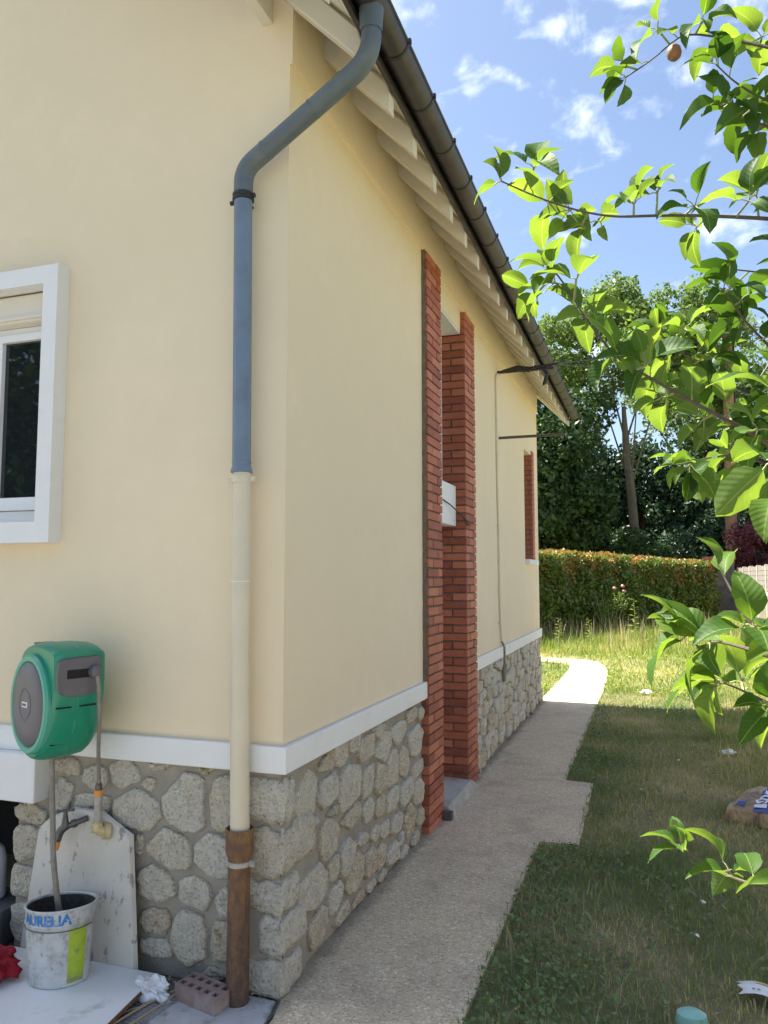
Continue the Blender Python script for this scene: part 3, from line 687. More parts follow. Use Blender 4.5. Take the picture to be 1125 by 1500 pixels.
# ---- downpipe
dp = thing('downpipe', 'downpipe at the house corner, blue grey above, cream below, rusty iron at the foot', 'downpipe', (-.171, -.082, 0))
def smooth_path(pts, rad, n=6):
    pts = [Vector(p) for p in pts]; o = [pts[0]]
    for i in range(1, len(pts)-1):
        a = (pts[i-1]-pts[i]); b = (pts[i+1]-pts[i]); r = min(rad, a.length*.45, b.length*.45)
        p0 = pts[i]+a.normalized()*r; p1 = pts[i]+b.normalized()*r
        for k in range(n+1):
            t = k/n; o.append(p0*(1-t)**2+pts[i]*2*t*(1-t)+p1*t*t)
    o.append(pts[-1]); return o
px_, py_ = -.171, -.082
def pX(z): return -.138-.0102*z
m = MB(); m.tube(smooth_path([(.43, -.15, 3.90), (.43, -.15, 3.69), (px_, py_, 3.375), (px_, py_, 3.24)], .13, 8), .0405, 20, cap=False); m.build('bent_pipe', M['pipe_bend'], dp, smooth=True)
m = MB(); m.tube([(.43, -.15, 3.895), (.43, -.15, 3.835), (.43, -.15, 3.80)], [.05, .046, .0438], 20, cap=False); m.build('outlet', M['pipe_bend'], dp, smooth=True)
for (c0, c1) in (((.3175, -.137, 3.632), (.309, -.1365, 3.6275)), ((.17, -.121, 3.5545), (.165, -.1205, 3.552)), ((-.055, -.095, 3.437), (-.064, -.094, 3.432))):
    m = MB(); m.tube([c0, c1], .0425, 20, cap=True); m.build('socket_ring', M['pipe_bend'], dp, smooth=True)
m = MB(); m.tube([(px_, py_, 3.245), (pX(2.105), py_, 2.105)], .0385, 20, cap=False); m.build('blue_pipe', M['pipe_sheen'], dp, smooth=True)
m = MB(); px_ = pX(2.075); m.lathe((px_, py_, 2.075), [(.038, .05), (.041, .045), (.0375, .03), (.044, .012), (.046, .004), (.043, 0)], 20); m.build('pipe_rim', M['pipe_sheen'], dp, smooth=True)
px_ = -.171; m = MB(); m.lathe((px_, py_, 3.235), [(.041, 0), (.046, .003), (.046, .013), (.043, .016), (.046, .02), (.046, .03), (.041, .034)], 20); m.tube([(px_-.06, py_, 3.235), (px_-.04, py_, 3.235)], .010, 8); m.tube([(px_+.04, py_, 3.255), (px_+.055, py_, 3.255)], .010, 8)
m.tube([(px_, py_+.03, 3.245), (px_, 0, 3.245)], .006, 8); m.build('bracket', M['dark'], dp)
# cream lower pipe, a little dented
m = MB(); pr = []
for i in range(60):
    z = .60+(2.075-.60)*i/59; pr.append((pX(z)+.0025*math.sin(z*4)+(.002 if z < 1.35 else 0), py_, z))
m.tube(pr, [.0365+(.002 if z_[2] < 1.63 else 0)-(.004*math.exp(-((z_[2]-1.33)/.02)**2)) for z_ in pr], 20, cap=False)
m.build('cream_pipe', M['pipe_cream'], dp, smooth=True)
for zz in (2.035,):
    px_ = pX(zz); m = MB(); m.lathe((px_, py_, zz), [(.038, -.002), (.0415, -.001), (.0415, .026), (.038, .027)], 20); m.box(px_-.062, px_-.038, py_-.004, py_+.004, zz, zz+.022); m.box(px_+.038, px_+.062, py_-.004, py_+.004, zz+.004, zz+.024)
    m.tube([(px_, py_+.03, zz+.01), (px_, 0, zz+.01)], .006, 8); m.build('bracket', M['pipe_cream'], dp)
m = MB(); px_ = pX(1.63); m.lathe((px_, py_, 1.63), [(.0385, 0), (.0395, .001), (.0395, .003), (.0385, .004)], 20); m.build('seam', M['paint'], dp)
px_ = -.142; m = MB(); m.lathe((px_, py_, 0), [(.046, -.01), (.0445, .02), (.0435, .3), (.0435, .545), (.047, .556), (.052, .566), (.0545, .58), (.0545, .64), (.057, .646), (.057, .662), (.053, .665), (.048, .658), (.047, .62)], 24, cap=False); m.build('iron_foot', M['rust'], dp, smooth=True)
m = MB(); m.lathe((px_, py_, .522), [(.044, 0), (.0475, .002), (.0475, .018), (.044, .02)], 24); m.box(px_+.045, px_+.066, py_-.005, py_+.005, .522, .546); m.build('clamp', M['pipe_old'], dp)

# ================================================================== HOSE REEL
reel = thing('hose_reel', 'green and grey wall mounted hose reel box hanging beside the downpipe', 'hose reel', (-.925, -.235, 1.14), (0, 0, R(-22.6))); reel.scale = (.9, .86, 1)
# local frame: +X outlet side, -Y disc side, Z up
def catmull(pts, n):
    P_ = [Vector(p) for p in pts]; o = []; k = len(P_)
    for i in range(k):
        a, b, c, d = P_[i-1], P_[i], P_[(i+1) % k], P_[(i+2) % k]
        for j in range(n):
            t = j/n; o.append(.5*((2*b)+(-a+c)*t+(2*a-5*b+4*c-d)*t*t+(-a+3*b-3*c+d)*t**3))
    return o
ol = catmull([(-.10, .228), (.05, .243), (.185, .222), (.200, .185), (.204, .10), (.196, .03), (.155, -.10), (.09, -.19), (.01, -.232), (-.08, -.222), (-.155, -.15), (-.192, -.03), (-.185, .09), (-.15, .18)], 3)
secs = [(.150, .84), (.140, .92), (.118, .975), (.06, 1.0), (-.045, 1.0), (-.075, .985), (-.098, .955), (-.108, .92)]
m = MB(); n = len(ol); vs = []
for (yy_, sc) in secs:
    for p in ol: vs.append((p.x*sc, yy_, p.y*sc))
fs = [(r*n+k, r*n+(k+1) % n, (r+1)*n+(k+1) % n, (r+1)*n+k) for r in range(len(secs)-1) for k in range(n)]
fs += [tuple(range(n)), tuple(len(vs)-n+k for k in range(n-1, -1, -1))]
m.add(vs, fs); body = m.build('body', M['reel_green'], reel, smooth=True, local=True)
def disc(prof, c, seg=40, sx=1, sz=1):
    vs = []
    for (r, y) in prof:
        for k in range(seg):
            a = 2*math.pi*k/seg; vs.append((c[0]+r*sx*math.cos(a), y, c[1]+r*sz*math.sin(a)))
    nn = len(prof); f = [(i*seg+k, i*seg+(k+1) % seg, (i+1)*seg+(k+1) % seg, (i+1)*seg+k) for i in range(nn-1) for k in range(seg)]
    f.append(tuple((nn-1)*seg+k for k in range(seg))); return vs, f
m = MB(); m.add(*disc([(.178, -.09), (.182, -.122), (.174, -.134), (.158, -.134), (.152, -.126)], (-.008, -.003), sx=1, sz=1.1)); m.build('side_rim', M['reel_light'], reel, smooth=True, local=True)
m = MB(); m.add(*disc([(.1515, -.12), (.1515, -.131), (.145, -.137), (.10, -.141), (.06, -.1425), (.058, -.1400), (.052, -.1400), (.05, -.1435), (.02, -.144)], (-.008, -.003), sx=1, sz=1.1)); dd = m.build('side_disc', M['reel_grey'], reel, smooth=True, local=True)
m = MB(); m.box(-.034, .020, -.1475, -.1438, -.014, .008); m.build('badge', M['packet'], reel, local=True, bevel=.0015)
m = MB()
for i in range(5): m.box(-.027+i*.0085, -.0215+i*.0085, -.1485, -.1473, -.0085, .0025)
m.build('badge_lettering', M['reel_grey'], reel, local=True)
# outlet panel on the +X side (grey), with slot, ball and fins
m = MB()
pts = [(-.098, .175), (-.104, .10), (-.09, .055), (-.04, .035), (.06, .035), (.100, .05), (.112, .10), (.108, .185), (.06, .192), (-.04, .190)]
cp = catmull(pts, 2); vs = [(.1985 if p.y > .05 else .192, p.x, p.y) for p in cp]+[(.2125 if p.y > .05 else .206, p.x*.97+.0005, (p.y-.115)*.95+.115) for p in cp]
n = len(cp); m.add(vs, [(k, (k+1) % n, (k+1) % n+n, k+n) for k in range(n)]+[tuple(range(n, 2*n))]); m.build('outlet_panel', M['reel_grey'], reel, local=True, bevel=0)
m = MB(); m.box(.2085, .2135, -.055, .055, .108, .142); m.build('outlet_slot', M['black'], reel, local=True)
m = MB(); m.lathe((.205, 0, 0), [(.0, 0)], 3) if False else None
ball = MB(); seg = 14; vs = []; c = Vector((.226, .072, .128))
for i in range(9):
    a = math.pi*i/8
    for k in range(seg): b = 2*math.pi*k/seg; vs.append((c.x+.027*math.sin(a)*math.cos(b), c.y+.027*math.sin(a)*math.sin(b), c.z+.027*math.cos(a)))
ball.add(vs, [(i*seg+k, i*seg+(k+1) % seg, (i+1)*seg+(k+1) % seg, (i+1)*seg+k) for i in range(8) for k in range(seg)]); ball.tube([(.20, .06, .128), (.225, .068, .128)], .02, 12); ball.build('hose_stopper', M['reel_grey'], reel, smooth=True, local=True)
m = MB(); m.box(.172, .1915, -.09, -.02, -.009, -.004); m.box(.172, .1925, .02, .10, -.009, -.004); m.box(.085, .118, -.08, -.01, -.160, -.155); m.build('vent_slot', M['black'], reel, local=True)
m = MB(); m.box(-.12, -.04, -.06, .03, .226, .236); m.build('handle_recess', M['reel_grey'], reel, local=True, bevel=.003)
m = MB(); m.tube([(.04, .0, .2435), (.19, .0, .226)], .002, 6); m.tube([(.196, .01, .03), (.157, .01, -.10), (.09, .01, -.192)], .002, 6); m.build('mould_seam', M['reel_light'], reel, local=True)
m = MB(); m.box(-.16, -.09, .14, .272, -.08, .04); m.tube(smooth_path([(-.12, .17, .10), (-.225, .12, .04), (-.235, .11, -.11), (-.19, .02, -.15), (-.16, -.02, -.13)], .06, 6), .011, 10); m.build('wall_bracket', M['reel_grey'], reel, local=True, smooth=True)
# hoses
rz = R(-22.6); bp = Vector((-.925, -.235, 1.14)); rotm = Matrix.Rotation(rz, 3, 'Z')
bw = bp+rotm@Vector((.212, .064, .118)); bb = bp+rotm@Vector((-.02, .0, -.23))
m = MB(); m.tube(smooth_path([tuple(bw), tuple(bw+Vector((.012, -.004, -.03))), (bw.x+.012, bw.y+.01, 1.10), (-.79, -.13, .93), (-.822, -.082, .80), (-.823, -.08, .745)], .05, 6), .0085, 10)
tag(m.build('feed_hose', M['hose'], smooth=True), 'thin grey hose running from the reel outlet down to the taped water pipe', 'hose')
m = MB(); m.tube(smooth_path([tuple(bb), (bb.x+.012, bb.y, .72), (-.905, -.24, .50), (-.88, -.235, .34), (-.852, -.215, .15)], .06, 6), .0115, 10)
tag(m.build('drain_hose', M['hose'], smooth=True), 'thicker grey hose hanging from under the reel into the paint tin', 'hose')

# ================================================================== TAP CORNER
slab_pts = [(-.993, .646), (-.843, .643), (-.685, .562), (-.626, .03), (-1.216, .03), (-1.158, .551), (-1.10, .60)]
m = MB(); n = len(slab_pts)
vs = [(x, -.048-(.646-z)*.05, z) for x, z in slab_pts]+[(x+.012, -.026-(.646-z)*.05, z+.004) for x, z in slab_pts]
m.add(vs, [tuple(range(n)), tuple(range(2*n-1, n-1, -1))]+[(k, (k+1) % n, (k+1) % n+n, k+n) for k in range(n)])
tag(m.build('splash_slab', M['slab'], bevel=.003, origin=(-.9, -.06, .05)), 'cream marble slab with cut corners leaning on the stone plinth behind the tap', 'slab')
wp = thing('water_pipe', 'limescaled water pipe with orange tape and brass elbow at the top of the marble slab', 'pipe', (-.823, -.08, .6))
m = MB(); m.tube([(-.823, -.08, .75), (-.823, -.08, .61)], .0155, 12); m.build('riser', M['pipe_old'], wp, smooth=True)
m = MB(); m.lathe((-.823, -.08, .725), [(.017, 0), (.018, .002), (.018, .022), (.0165, .025)], 12); m.build('tape', M['orange'], wp)
m = MB(); m.lathe((-.823, -.08, .748), [(.0125, 0), (.0145, .004), (.0145, .022), (.011, .03)], 12); m.build('hose_clamp', M['bronze'], wp)
m = MB(); m.tube(smooth_path([(-.823, -.08, .615), (-.823, -.083, .585), (-.80, -.06, .578)], .03), .021, 12); m.lathe((-.823, -.08, .595), [(.018, 0), (.0235, .004), (.0235, .018), (.018, .022)], 8); m.tube([(-.84, -.098, .59), (-.823, -.083, .59)], .014, 10); m.build('elbow', M['brass'], wp, smooth=True)
m = MB(); m.tube([(-.803, -.068, .579), (-.79, -.05, .575)], [.034, .036], 18); m.build('flange', M['brass'], wp, smooth=True)
tp = thing('tap', 'small dark garden tap with orange spout tip on the marble slab', 'tap', (-.96, -.1, .6))
m = MB(); m.tube(smooth_path([(-.90, -.05, .617), (-.925, -.085, .607), (-.965, -.11, .590)], .02), .0125, 10); m.tube([(-.927, -.087, .606), (-.94, -.096, .600)], .018, 8); m.build('inlet', M['bronze'], tp, smooth=True)
m = MB(); m.tube(smooth_path([(-.955, -.105, .598), (-.985, -.115, .575), (-.997, -.12, .535)], .02), [.017]*9, 10); m.tube([(-.965, -.11, .59), (-.965, -.11, .64)], [.018, .010], 10); m.build('tap_body', M['bronze'], tp, smooth=True)
m = MB(); m.tube([(-.997, -.12, .540), (-.999, -.121, .515), (-1.000, -.122, .495)], [.016, .016, .011], 10); m.build('spout_tip', M['orange'], tp, smooth=True)
m = MB(); m.tube([(-.995, -.12, .655), (-.935, -.10, .662)], .006, 8); m.tube([(-.965, -.11, .638), (-.965, -.11, .662)], .009, 8); m.lathe((-.995, -.12, .650), [(.004, 0), (.009, .004), (.004, .012)], 8); m.lathe((-.935, -.10, .656), [(.004, 0), (.009, .004), (.004, .012)], 8); m.build('handle', M['bronze'], tp, smooth=True)
# white board on the ground
bd = thing('board', 'white laminated board lying on the ground under the paint tin', 'board', (-.85, -.35, 0))
poly = [(-.508, -.075), (-.858, -.082), (-1.3, -.075), (-1.42, -.95), (-.30, -.92), (-.452, -.50)]
poly = [(-.508, -.078), (-1.25, -.084), (-1.42, -.95), (-.43, -.80)]
m = MB(); m.prism(poly, 2, .032, .050); m.build('core', M['brown_edge'], bd)
m = MB(); m.prism([(x, y) for x, y in poly], 2, .0505, .053); m.build('laminate', M['board'], bd)
bt = piece('wood_batten', -1.2, -.62, -.60, -.53, -.0, .031, M['brown_edge'], None, .003); tag(bt, 'dark wood batten propping up the white board', 'batten')
bt2 = piece('wood_batten', -1.2, -.56, -.19, -.13, -.0, .031, M['brown_edge'], None, .003); tag(bt2, 'dark wood batten under the wall side of the white board', 'batten')
# paint tin
tin = thing('paint_tin', 'dirty dented white paint tin with blue lettering and lime label on the board', 'tin', (-.872, -.225, .054))
TH = .285; TC = Vector((-.872, -.225, .054))
def tin_r(a, z, inner=False):
    r = .112+.020*(z/TH)
    r *= 1+.035*math.cos(2*(a-.3))+.012*math.sin(3*a+z*20)+.010*math.sin(z*45+a*2)*(.5 if z > .03 else 0)
    return r-(.004 if inner else 0)
def tin_pt(a, z, off=0):
    r = tin_r(a, z)+off; return (TC.x+r*math.cos(a)*1.02, TC.y+r*math.sin(a)*.94, TC.z+z+.010*math.cos(a+.6)*(z/TH))
m = MB(); seg = 44; zs = [0, .004, .02, .05, .08, .11, .14, .17, .2, .225, .228, .232, .26, TH]; vs = []
for z in zs:
    for k in range(seg): vs.append(tin_pt(2*math.pi*k/seg, z, .003 if abs(z-.228) < .001 or z == .004 else 0))
for z in (TH, .20, .17):
    for k in range(seg): vs.append(tin_pt(2*math.pi*k/seg, z, -.004))
nr = len(zs)+3
m.add(vs, [(i*seg+k, i*seg+(k+1) % seg, (i+1)*seg+(k+1) % seg, (i+1)*seg+k) for i in range(nr-1) for k in range(seg)]+[tuple(range(seg))])
m.build('tin_body', M['bucket'], tin, smooth=True)
m = MB(); m.tube([tin_pt(2*math.pi*k/seg, TH, 0) for k in range(seg+1)], .0045, 6); m.build('tin_rim', M['bucket'], tin, smooth=True)
m = MB(); vs = []
for z in (.281, .20, .171):
    for k in range(seg): vs.append(tin_pt(2*math.pi*k/seg, z, -.006))
m.add(vs, [(i*seg+k, i*seg+(k+1) % seg, (i+1)*seg+(k+1) % seg, (i+1)*seg+k) for i in range(2) for k in range(seg)]+[tuple(2*seg+k for k in range(seg))]); m.build('crusted_inside', M['bucket_in'], tin, smooth=True)
def wrap_patch(a0, a1, z0, z1, off, mat, name, na=10, nz=8):
    vs = [tin_pt(a0+(a1-a0)*i/na, z0+(z1-z0)*j/nz+.002*math.sin(i*2.1), off) for j in range(nz+1) for i in range(na+1)]
    fs = [(j*(na+1)+i, j*(na+1)+i+1, (j+1)*(na+1)+i+1, (j+1)*(na+1)+i) for j in range(nz) for i in range(na)]
    q = MB(); q.add(vs, fs); return q.build(name, mat, tin)
wrap_patch(R(-36), R(-2), .012, .215, .0012, M['label_green'], 'lime_label')
def text_mesh(txt, size, extr=0):
    cu = bpy.data.curves.new('t', 'FONT'); cu.body = txt; cu.size = size; cu.extrude = extr; cu.resolution_u = 3; cu.offset = size*.035
    ob = bpy.data.objects.new('t', cu); C.objects.link(ob); dg = bpy.context.evaluated_depsgraph_get(); ev = ob.evaluated_get(dg)
    me = ev.to_mesh(); vs = [tuple(v.co) for v in me.vertices]; fs = [tuple(p.vertices) for p in me.polygons]; ev.to_mesh_clear()
    bpy.data.objects.remove(ob); bpy.data.curves.remove(cu); return vs, fs
vs, fs = text_mesh('AURELIA', .046)
xmax = max(v[0] for v in vs); a_start = R(-128); a_len = R(96)
m = MB(); m.add([tin_pt(a_start+a_len*v[0]/xmax, .236+v[1]*1.15, .0022) for v in vs], fs); m.build('lettering', M['label_blue'], tin, recalc=False)
m = MB(); wh = []
for k in range(17): a = R(-150)+R(160)*k/16; p = Vector(tin_pt(a, .212-.05*math.sin(math.pi*k/16)*0, .004)); wh.append(tuple(p))
m.tube(wh, .0018, 6); m.build('wire_handle', M['bronze'], tin)
# perforated brick
bk = MB(); LX, LY, LZ = .215, .105, .062
xs = [-LX/2]; 
for i in range(5): c = -LX/2+LX*(i+.5)/5; xs += [c-.0125, c+.0125]
xs.append(LX/2); ys = [-LY/2]
for j in range(2): c = -LY/2+LY*(j+.5)/2*1.0; ys += [c-.0125, c+.0125]
ys.append(LY/2)
for j in range(5):
    for i in range(11):
        hole = (i % 2 == 1) and (j % 2 == 1)
        a, b, c, d = xs[i], xs[i+1], ys[j], ys[j+1]
        if hole:
            bk.add([(a, c, LZ), (b, c, LZ), (b, d, LZ), (a, d, LZ), (a, c, .004), (b, c, .004), (b, d, .004), (a, d, .004)], [(0, 1, 5, 4), (1, 2, 6, 5), (2, 3, 7, 6), (3, 0, 4, 7), (4, 5, 6, 7)])
        else: bk.add([(a, c, LZ), (b, c, LZ), (b, d, LZ), (a, d, LZ)], [(0, 1, 2, 3)])
a, b, c, d = -LX/2, LX/2, -LY/2, LY/2
bk.add([(a, c, 0), (b, c, 0), (b, d, 0), (a, d, 0), (a, c, LZ), (b, c, LZ), (b, d, LZ), (a, d, LZ)], [(0, 1, 5, 4), (1, 2, 6, 5), (2, 3, 7, 6), (3, 0, 4, 7), (0, 3, 2, 1)])
o = bk.build('perforated_brick', M['brick_p'], local=True, recalc=False); o.location = (-.262, -.125, .0105); o.rotation_euler = (0, 0, R(-14))
tag(o, 'plum coloured perforated brick lying at the foot of the rusty downpipe', 'brick')
# crumpled plaster rag, twigs, net
def blob(name, mat, c, rx, ry, rz_, amp, seed, freq=14, sub=3, parent=None, flat=False):
    bm = bmesh.new(); bmesh.ops.create_icosphere(bm, subdivisions=sub, radius=1)
    for v in bm.verts:
        p = v.co.copy(); d = mnoise.noise(p*freq*.12+Vector((seed, 0, 0)))+.5*mnoise.noise(p*freq*.3+Vector((0, seed, 0)))
        q = p*(1+amp*d); v.co = Vector((q.x*rx, q.y*ry, max(q.z, -.75)*rz_))
    me = bpy.data.meshes.new(name); bm.to_mesh(me); bm.free(); me.materials.append(mat)
    if not flat:
        for p in me.polygons: p.use_smooth = True
    o = bpy.data.objects.new(name, me); C.objects.link(o); o.location = Vector(c)-base_of(parent)
    if parent: o.parent = parent
    return o
tag(blob('crumpled_paper', M['packet'], (-.475, -.165, .04), .075, .035, .04, .9, 3, 13, 4, flat=True), 'crumpled white wrapper between the board corner and the perforated brick', 'wrapper')
tag(blob('red_cloth', M['red'], (-1.16, -.33, .10), .15, .10, .055, .4, 8, 22, 4), 'dark red crumpled cloth on the board left of the paint tin', 'cloth')
m = MB()
for i, (a, b) in enumerate((((-.39, -.07, .02), (-.50, -.45, .03)), ((-.37, -.08, .03), (-.44, -.48, .022)), ((-.40, -.10, .016), (-.53, -.36, .02)))):
    a, b = Vector(a), Vector(b); m.tube([a.lerp(b, t)+Vector((rs.uniform(-.006, .006), 0, rs.uniform(-.003, .003))) for t in np.linspace(0, 1, 8)], .004, 6)
tag(m.build('reed_sticks', simple('reed', (.36, .29, .19), .8, .2, 50, .2)), 'dry reed sticks beside the perforated brick', 'sticks')
m = MB()
for i in range(17):
    t = i/16; m.tube([(-.50+.14*t, -.14, .016+.008*math.sin(i)), (-.545+.14*t, -.44, .014)], .0012, 4); m.tube([(-.50-.045*t, -.14-.3*t, .018), (-.36-.045*t, -.14-.3*t, .018)], .0012, 4)
tag(m.build('wire_netting', M['text_g']), 'scrap of grey netting on the ground by the board corner', 'netting')
# rubble crumbs along the plinth foot
rc = random.Random(21); m = MB()
for i in range(260):
    if i % 2: x, y = rc.uniform(-.75, -.02), -abs(rc.gauss(.02, .04))-.01
    else: x, y = abs(rc.gauss(0.0, .015))+.025, rc.uniform(.05, 7.4)
    s = rc.uniform(.002, .007)*(1.6 if rc.random() < .1 else 1); z = .012
    m.add([(x-s, y, z), (x, y-s, z), (x+s, y, z), (x, y+s, z), (x+rc.uniform(-s, s)*.4, y, z+s)], [(0, 1, 4), (1, 2, 4), (2, 3, 4), (3, 0, 4)])
stuff(m.build('rubble_crumbs', simple('crumbs', (.33, .30, .25), .9, .4, 90, 0)))
# jug and basin in the cellar opening
jg = thing('water_jug', 'translucent white plastic jug in the dark opening left of the plinth', 'jug', (-1.56, .06, 0))
m = MB(); m.lathe((-1.56, .06, 0), [(.09, .16), (.10, .17), (.10, .34), (.085, .385), (.035, .42), (.03, .44)], 20, .95, .8); m.build('jug_body', M['jug'], jg, smooth=True)
m = MB(); m.lathe((-1.56, .06, .44), [(.034, 0), (.034, .02), (.02, .022)], 16); m.build('cap', M['label_blue'], jg)
m = MB(); m.box(-1.72, -1.37, -.03, .2, 0, .158); tag(m.build('crate', M['block'], bevel=.006), 'dark grey crate carrying the white jug beside the plinth', 'crate')
m = MB(); m.lathe((-1.36, -.20, .054), [(.09, 0), (.115, .10), (.12, .105), (.11, .10), (.085, .008)], 20, 1, .8, cap=False); tag(m.build('basin', simple('olive_plastic', (.11, .10, .075), .5, .2, 20, .2), smooth=True), 'olive brown plastic basin at the left end of the board', 'basin')

# ================================================================== WALL CABLE, BRACKETS
cb_ = thing('wall_cable', 'cream painted cable conduit clipped to the side wall from the bracket down to the stones', 'cable', (0, 4.7, 0))
pts = [(.012, 4.80, 3.70), (.012, 4.66, 3.675), (.012, 4.60, 3.62), (.014, 4.60, 3.3), (.010, 4.62, 2.62), (.014, 4.645, 1.95), (.012, 4.67, 1.30), (.014, 4.73, 1.02)]
m = MB(); m.tube(smooth_path(pts, .08), .009, 8); m.build('conduit', M['pipe_cream'], cb_, smooth=True)
m = MB(); m.tube([(.014, 4.73, 1.02), (.036, 4.75, .96), (.036, 4.755, .80)], .012, 8); m.tube([(.03, 4.755, .80), (.026, 4.76, .63)], [.030, .016], 8); m.build('cable_end', M['hose'], cb_, smooth=True)
for z in (3.2, 2.85, 2.5, 2.15, 1.8, 1.5, 1.2): m = MB(); m.box(.003, .022, 4.625, 4.665, z, z+.012); m.build('clip', M['pipe_cream'], cb_)
br = thing('service_bracket', 'black iron arm under the eaves carrying the overhead cables', 'bracket', (0, 4.75, 3.72))
m = MB(); m.box(.0, .56, 4.74, 4.765, 3.70, 3.725); m.build('arm', M['wire'], br)
m = MB(); m.tube([(.05, 4.735, 3.715), (.2, 4.73, 3.74), (.33, 4.735, 3.72), (.5, 4.74, 3.74), (.6, 4.74, 3.75)], [.014, .022, .020, .012, .012], 8); m.tube([(.20, 4.73, 3.72), (.32, 4.73, 3.70), (.40, 4.73, 3.735)], .018, 8); m.tube([(.42, 4.74, 3.73), (.50, 4.74, 3.66), (.475, 4.74, 3.57), (.455, 4.74, 3.54)], [.012, .016, .022, .006], 8); m.build('cable_loop', M['dark'], br, smooth=True)
m = MB(); m.box(.0, .66, 4.78, 4.80, 3.035, 3.06); tag(m.build('wall_bar', simple('dull_iron', (.09, .075, .06), .6, .2, 30, .2)), 'lone dark iron bar sticking out of the side wall below the cable bracket', 'bar')
m = MB(); m.tube([(-.045, 2.72, 2.23), (-.02, 2.85, 2.20), (.03, 3.02, 2.13), (.05, 3.16, 2.06), (.055, 3.22, 2.07)], .005, 6); m.tube([(.04, 3.02, 2.12), (.05, 3.2, 2.085), (.06, 3.42, 2.08)], .003, 6)
tag(m.build('loose_cable', M['wire'], smooth=True), 'loose black cable poking out of the white panel above the door', 'cable')

# ================================================================== LITTER ON THE LAWN
def H_bag(u, v):   # u across 0..1, v along 0..1
    e = max(0, (1-abs(2*u-1)**3))*max(0, (1-abs(2*v-1)**4))
    return .015+.115*e**.35*(1+.22*mnoise.noise(Vector((u*4, v*5, 3))))+.020*abs(mnoise.noise(Vector((u*11, v*9, 7))))*(1 if e > .05 else 0)
bag = thing('rubbish_bag', 'brown plastic building sack with blue label lying on the lawn', 'sack', (2.10, 3.25, 0))
bo = Vector((1.83, 2.98, 0)); bu = Vector((math.cos(R(-18)), math.sin(R(-18)), 0)); bv = Vector((math.sin(R(18)), math.cos(R(18)), 0))
def bag_pt(u, v, off=0):
    p = bo+bu*(.52*u)+bv*(.68*v); p.z = H_bag(u, v)+off; return tuple(p)
m = MB(); nu, nv = 30, 36
vs = [bag_pt(i/nu, j/nv) for j in range(nv+1) for i in range(nu+1)]
fs = [(j*(nu+1)+i, j*(nu+1)+i+1, (j+1)*(nu+1)+i+1, (j+1)*(nu+1)+i) for j in range(nv) for i in range(nu)]
rim = [i for i in range(nu+1)]+[(j)*(nu+1)+nu for j in range(1, nv+1)]+[nv*(nu+1)+i for i in range(nu-1, -1, -1)]+[j*(nu+1) for j in range(nv-1, 0, -1)]
kk = len(vs); vs += [(vs[i][0], vs[i][1], 0) for i in rim]
fs += [(rim[a], rim[(a+1) % len(rim)], kk+(a+1) % len(rim), kk+a) for a in range(len(rim))]
m.add(vs, fs); m.build('sack_body', M['bag'], bag, smooth=True)
def bag_patch(u0, u1, v0, v1, off, mat, name):
    na, nb = 8, 14; q = MB(); q.add([bag_pt(u0+(u1-u0)*i/na, v0+(v1-v0)*j/nb, off) for j in range(nb+1) for i in range(na+1)], [(j*(na+1)+i, j*(na+1)+i+1, (j+1)*(na+1)+i+1, (j+1)*(na+1)+i) for j in range(nb) for i in range(na)])
    return q.build(name, mat, bag, smooth=True)
bag_patch(.36, .66, .03, .95, .006, M['blue'], 'blue_label'); bag_patch(.14, .24, .10, .20, .005, M['blue'], 'small_emblem')
vs, fs = text_mesh('ISOCO', .16); xm = max(v[0] for v in vs)
m = MB(); m.add([bag_pt(.505-v[1]*1.25, .06+v[0]/xm*.80, .010) for v in vs], fs); m.build('lettering', M['text_w'], bag, recalc=False)
pk = thing('packet', 'flat white packet with a yellow stripe on the lawn at the lower right', 'packet', (1.78, .61, 0))
m = MB(); vs = []
for j in range(5):
    for i in range(13): u, v = i/12, j/4; vs.append((1.695+.34*u+(.02 if i == 0 and j in (1, 3) else 0), .675-.10*v-.05*u, .028+.018*math.sin(u*7)+.012*math.sin(v*3.1)))
m.add(vs, [(j*13+i, j*13+i+1, (j+1)*13+i+1, (j+1)*13+i) for j in range(4) for i in range(12)]); m.build('film', M['packet'], pk, smooth=True)
m = MB(); vs = []
for j in range(2):
    for i in range(10): u = .2+.8*i/9; v = .12+.28*j; vs.append((1.695+.34*u, .675-.10*v-.05*u, .0305+.018*math.sin(u*7)+.012*math.sin(v*3.1)))
m.add(vs, [(i, i+1, 10+i+1, 10+i) for i in range(9)]); m.build('yellow_stripe', M['packet_y'], pk, smooth=True)
m = MB(); vs = []
for i in range(16):
    if i % 3 == 2: continue
    u = .15+.8*i/15; vv = .78
    def q_(u, v): return (1.695+.34*u, .675-.10*v-.05*u, .0308+.018*math.sin(u*7)+.012*math.sin(v*3.1))
    m.add([q_(u, vv), q_(u+.03, vv), q_(u+.03, vv+.07), q_(u, vv+.07)], [(0, 1, 2, 3)])
m.build('small_print', M['text_g'], pk, recalc=False)
m = MB(); m.lathe((1.515, .33, 0), [(.055, 0), (.058, .02), (.052, .05), (.03, .062)], 18, 1.0, .8); tag(m.build('teal_cup', M['teal'], smooth=True), 'pale teal plastic lid in the grass at the bottom edge', 'lid')
SC = [(1.90, 2.05, 'tiny white scrap in the grass in front of the brown sack'), (1.62, 1.45, 'tiny white scrap just beneath the lowest apple leaves'), (1.57, 1.05, 'tiny white scrap between the lowest apple leaves and the white packet'), (1.30, 3.5, 'tiny white scrap on the lawn beside the path widening at the door'), (1.60, 4.6, 'tiny white scrap on the lawn halfway to the shadow edge')]
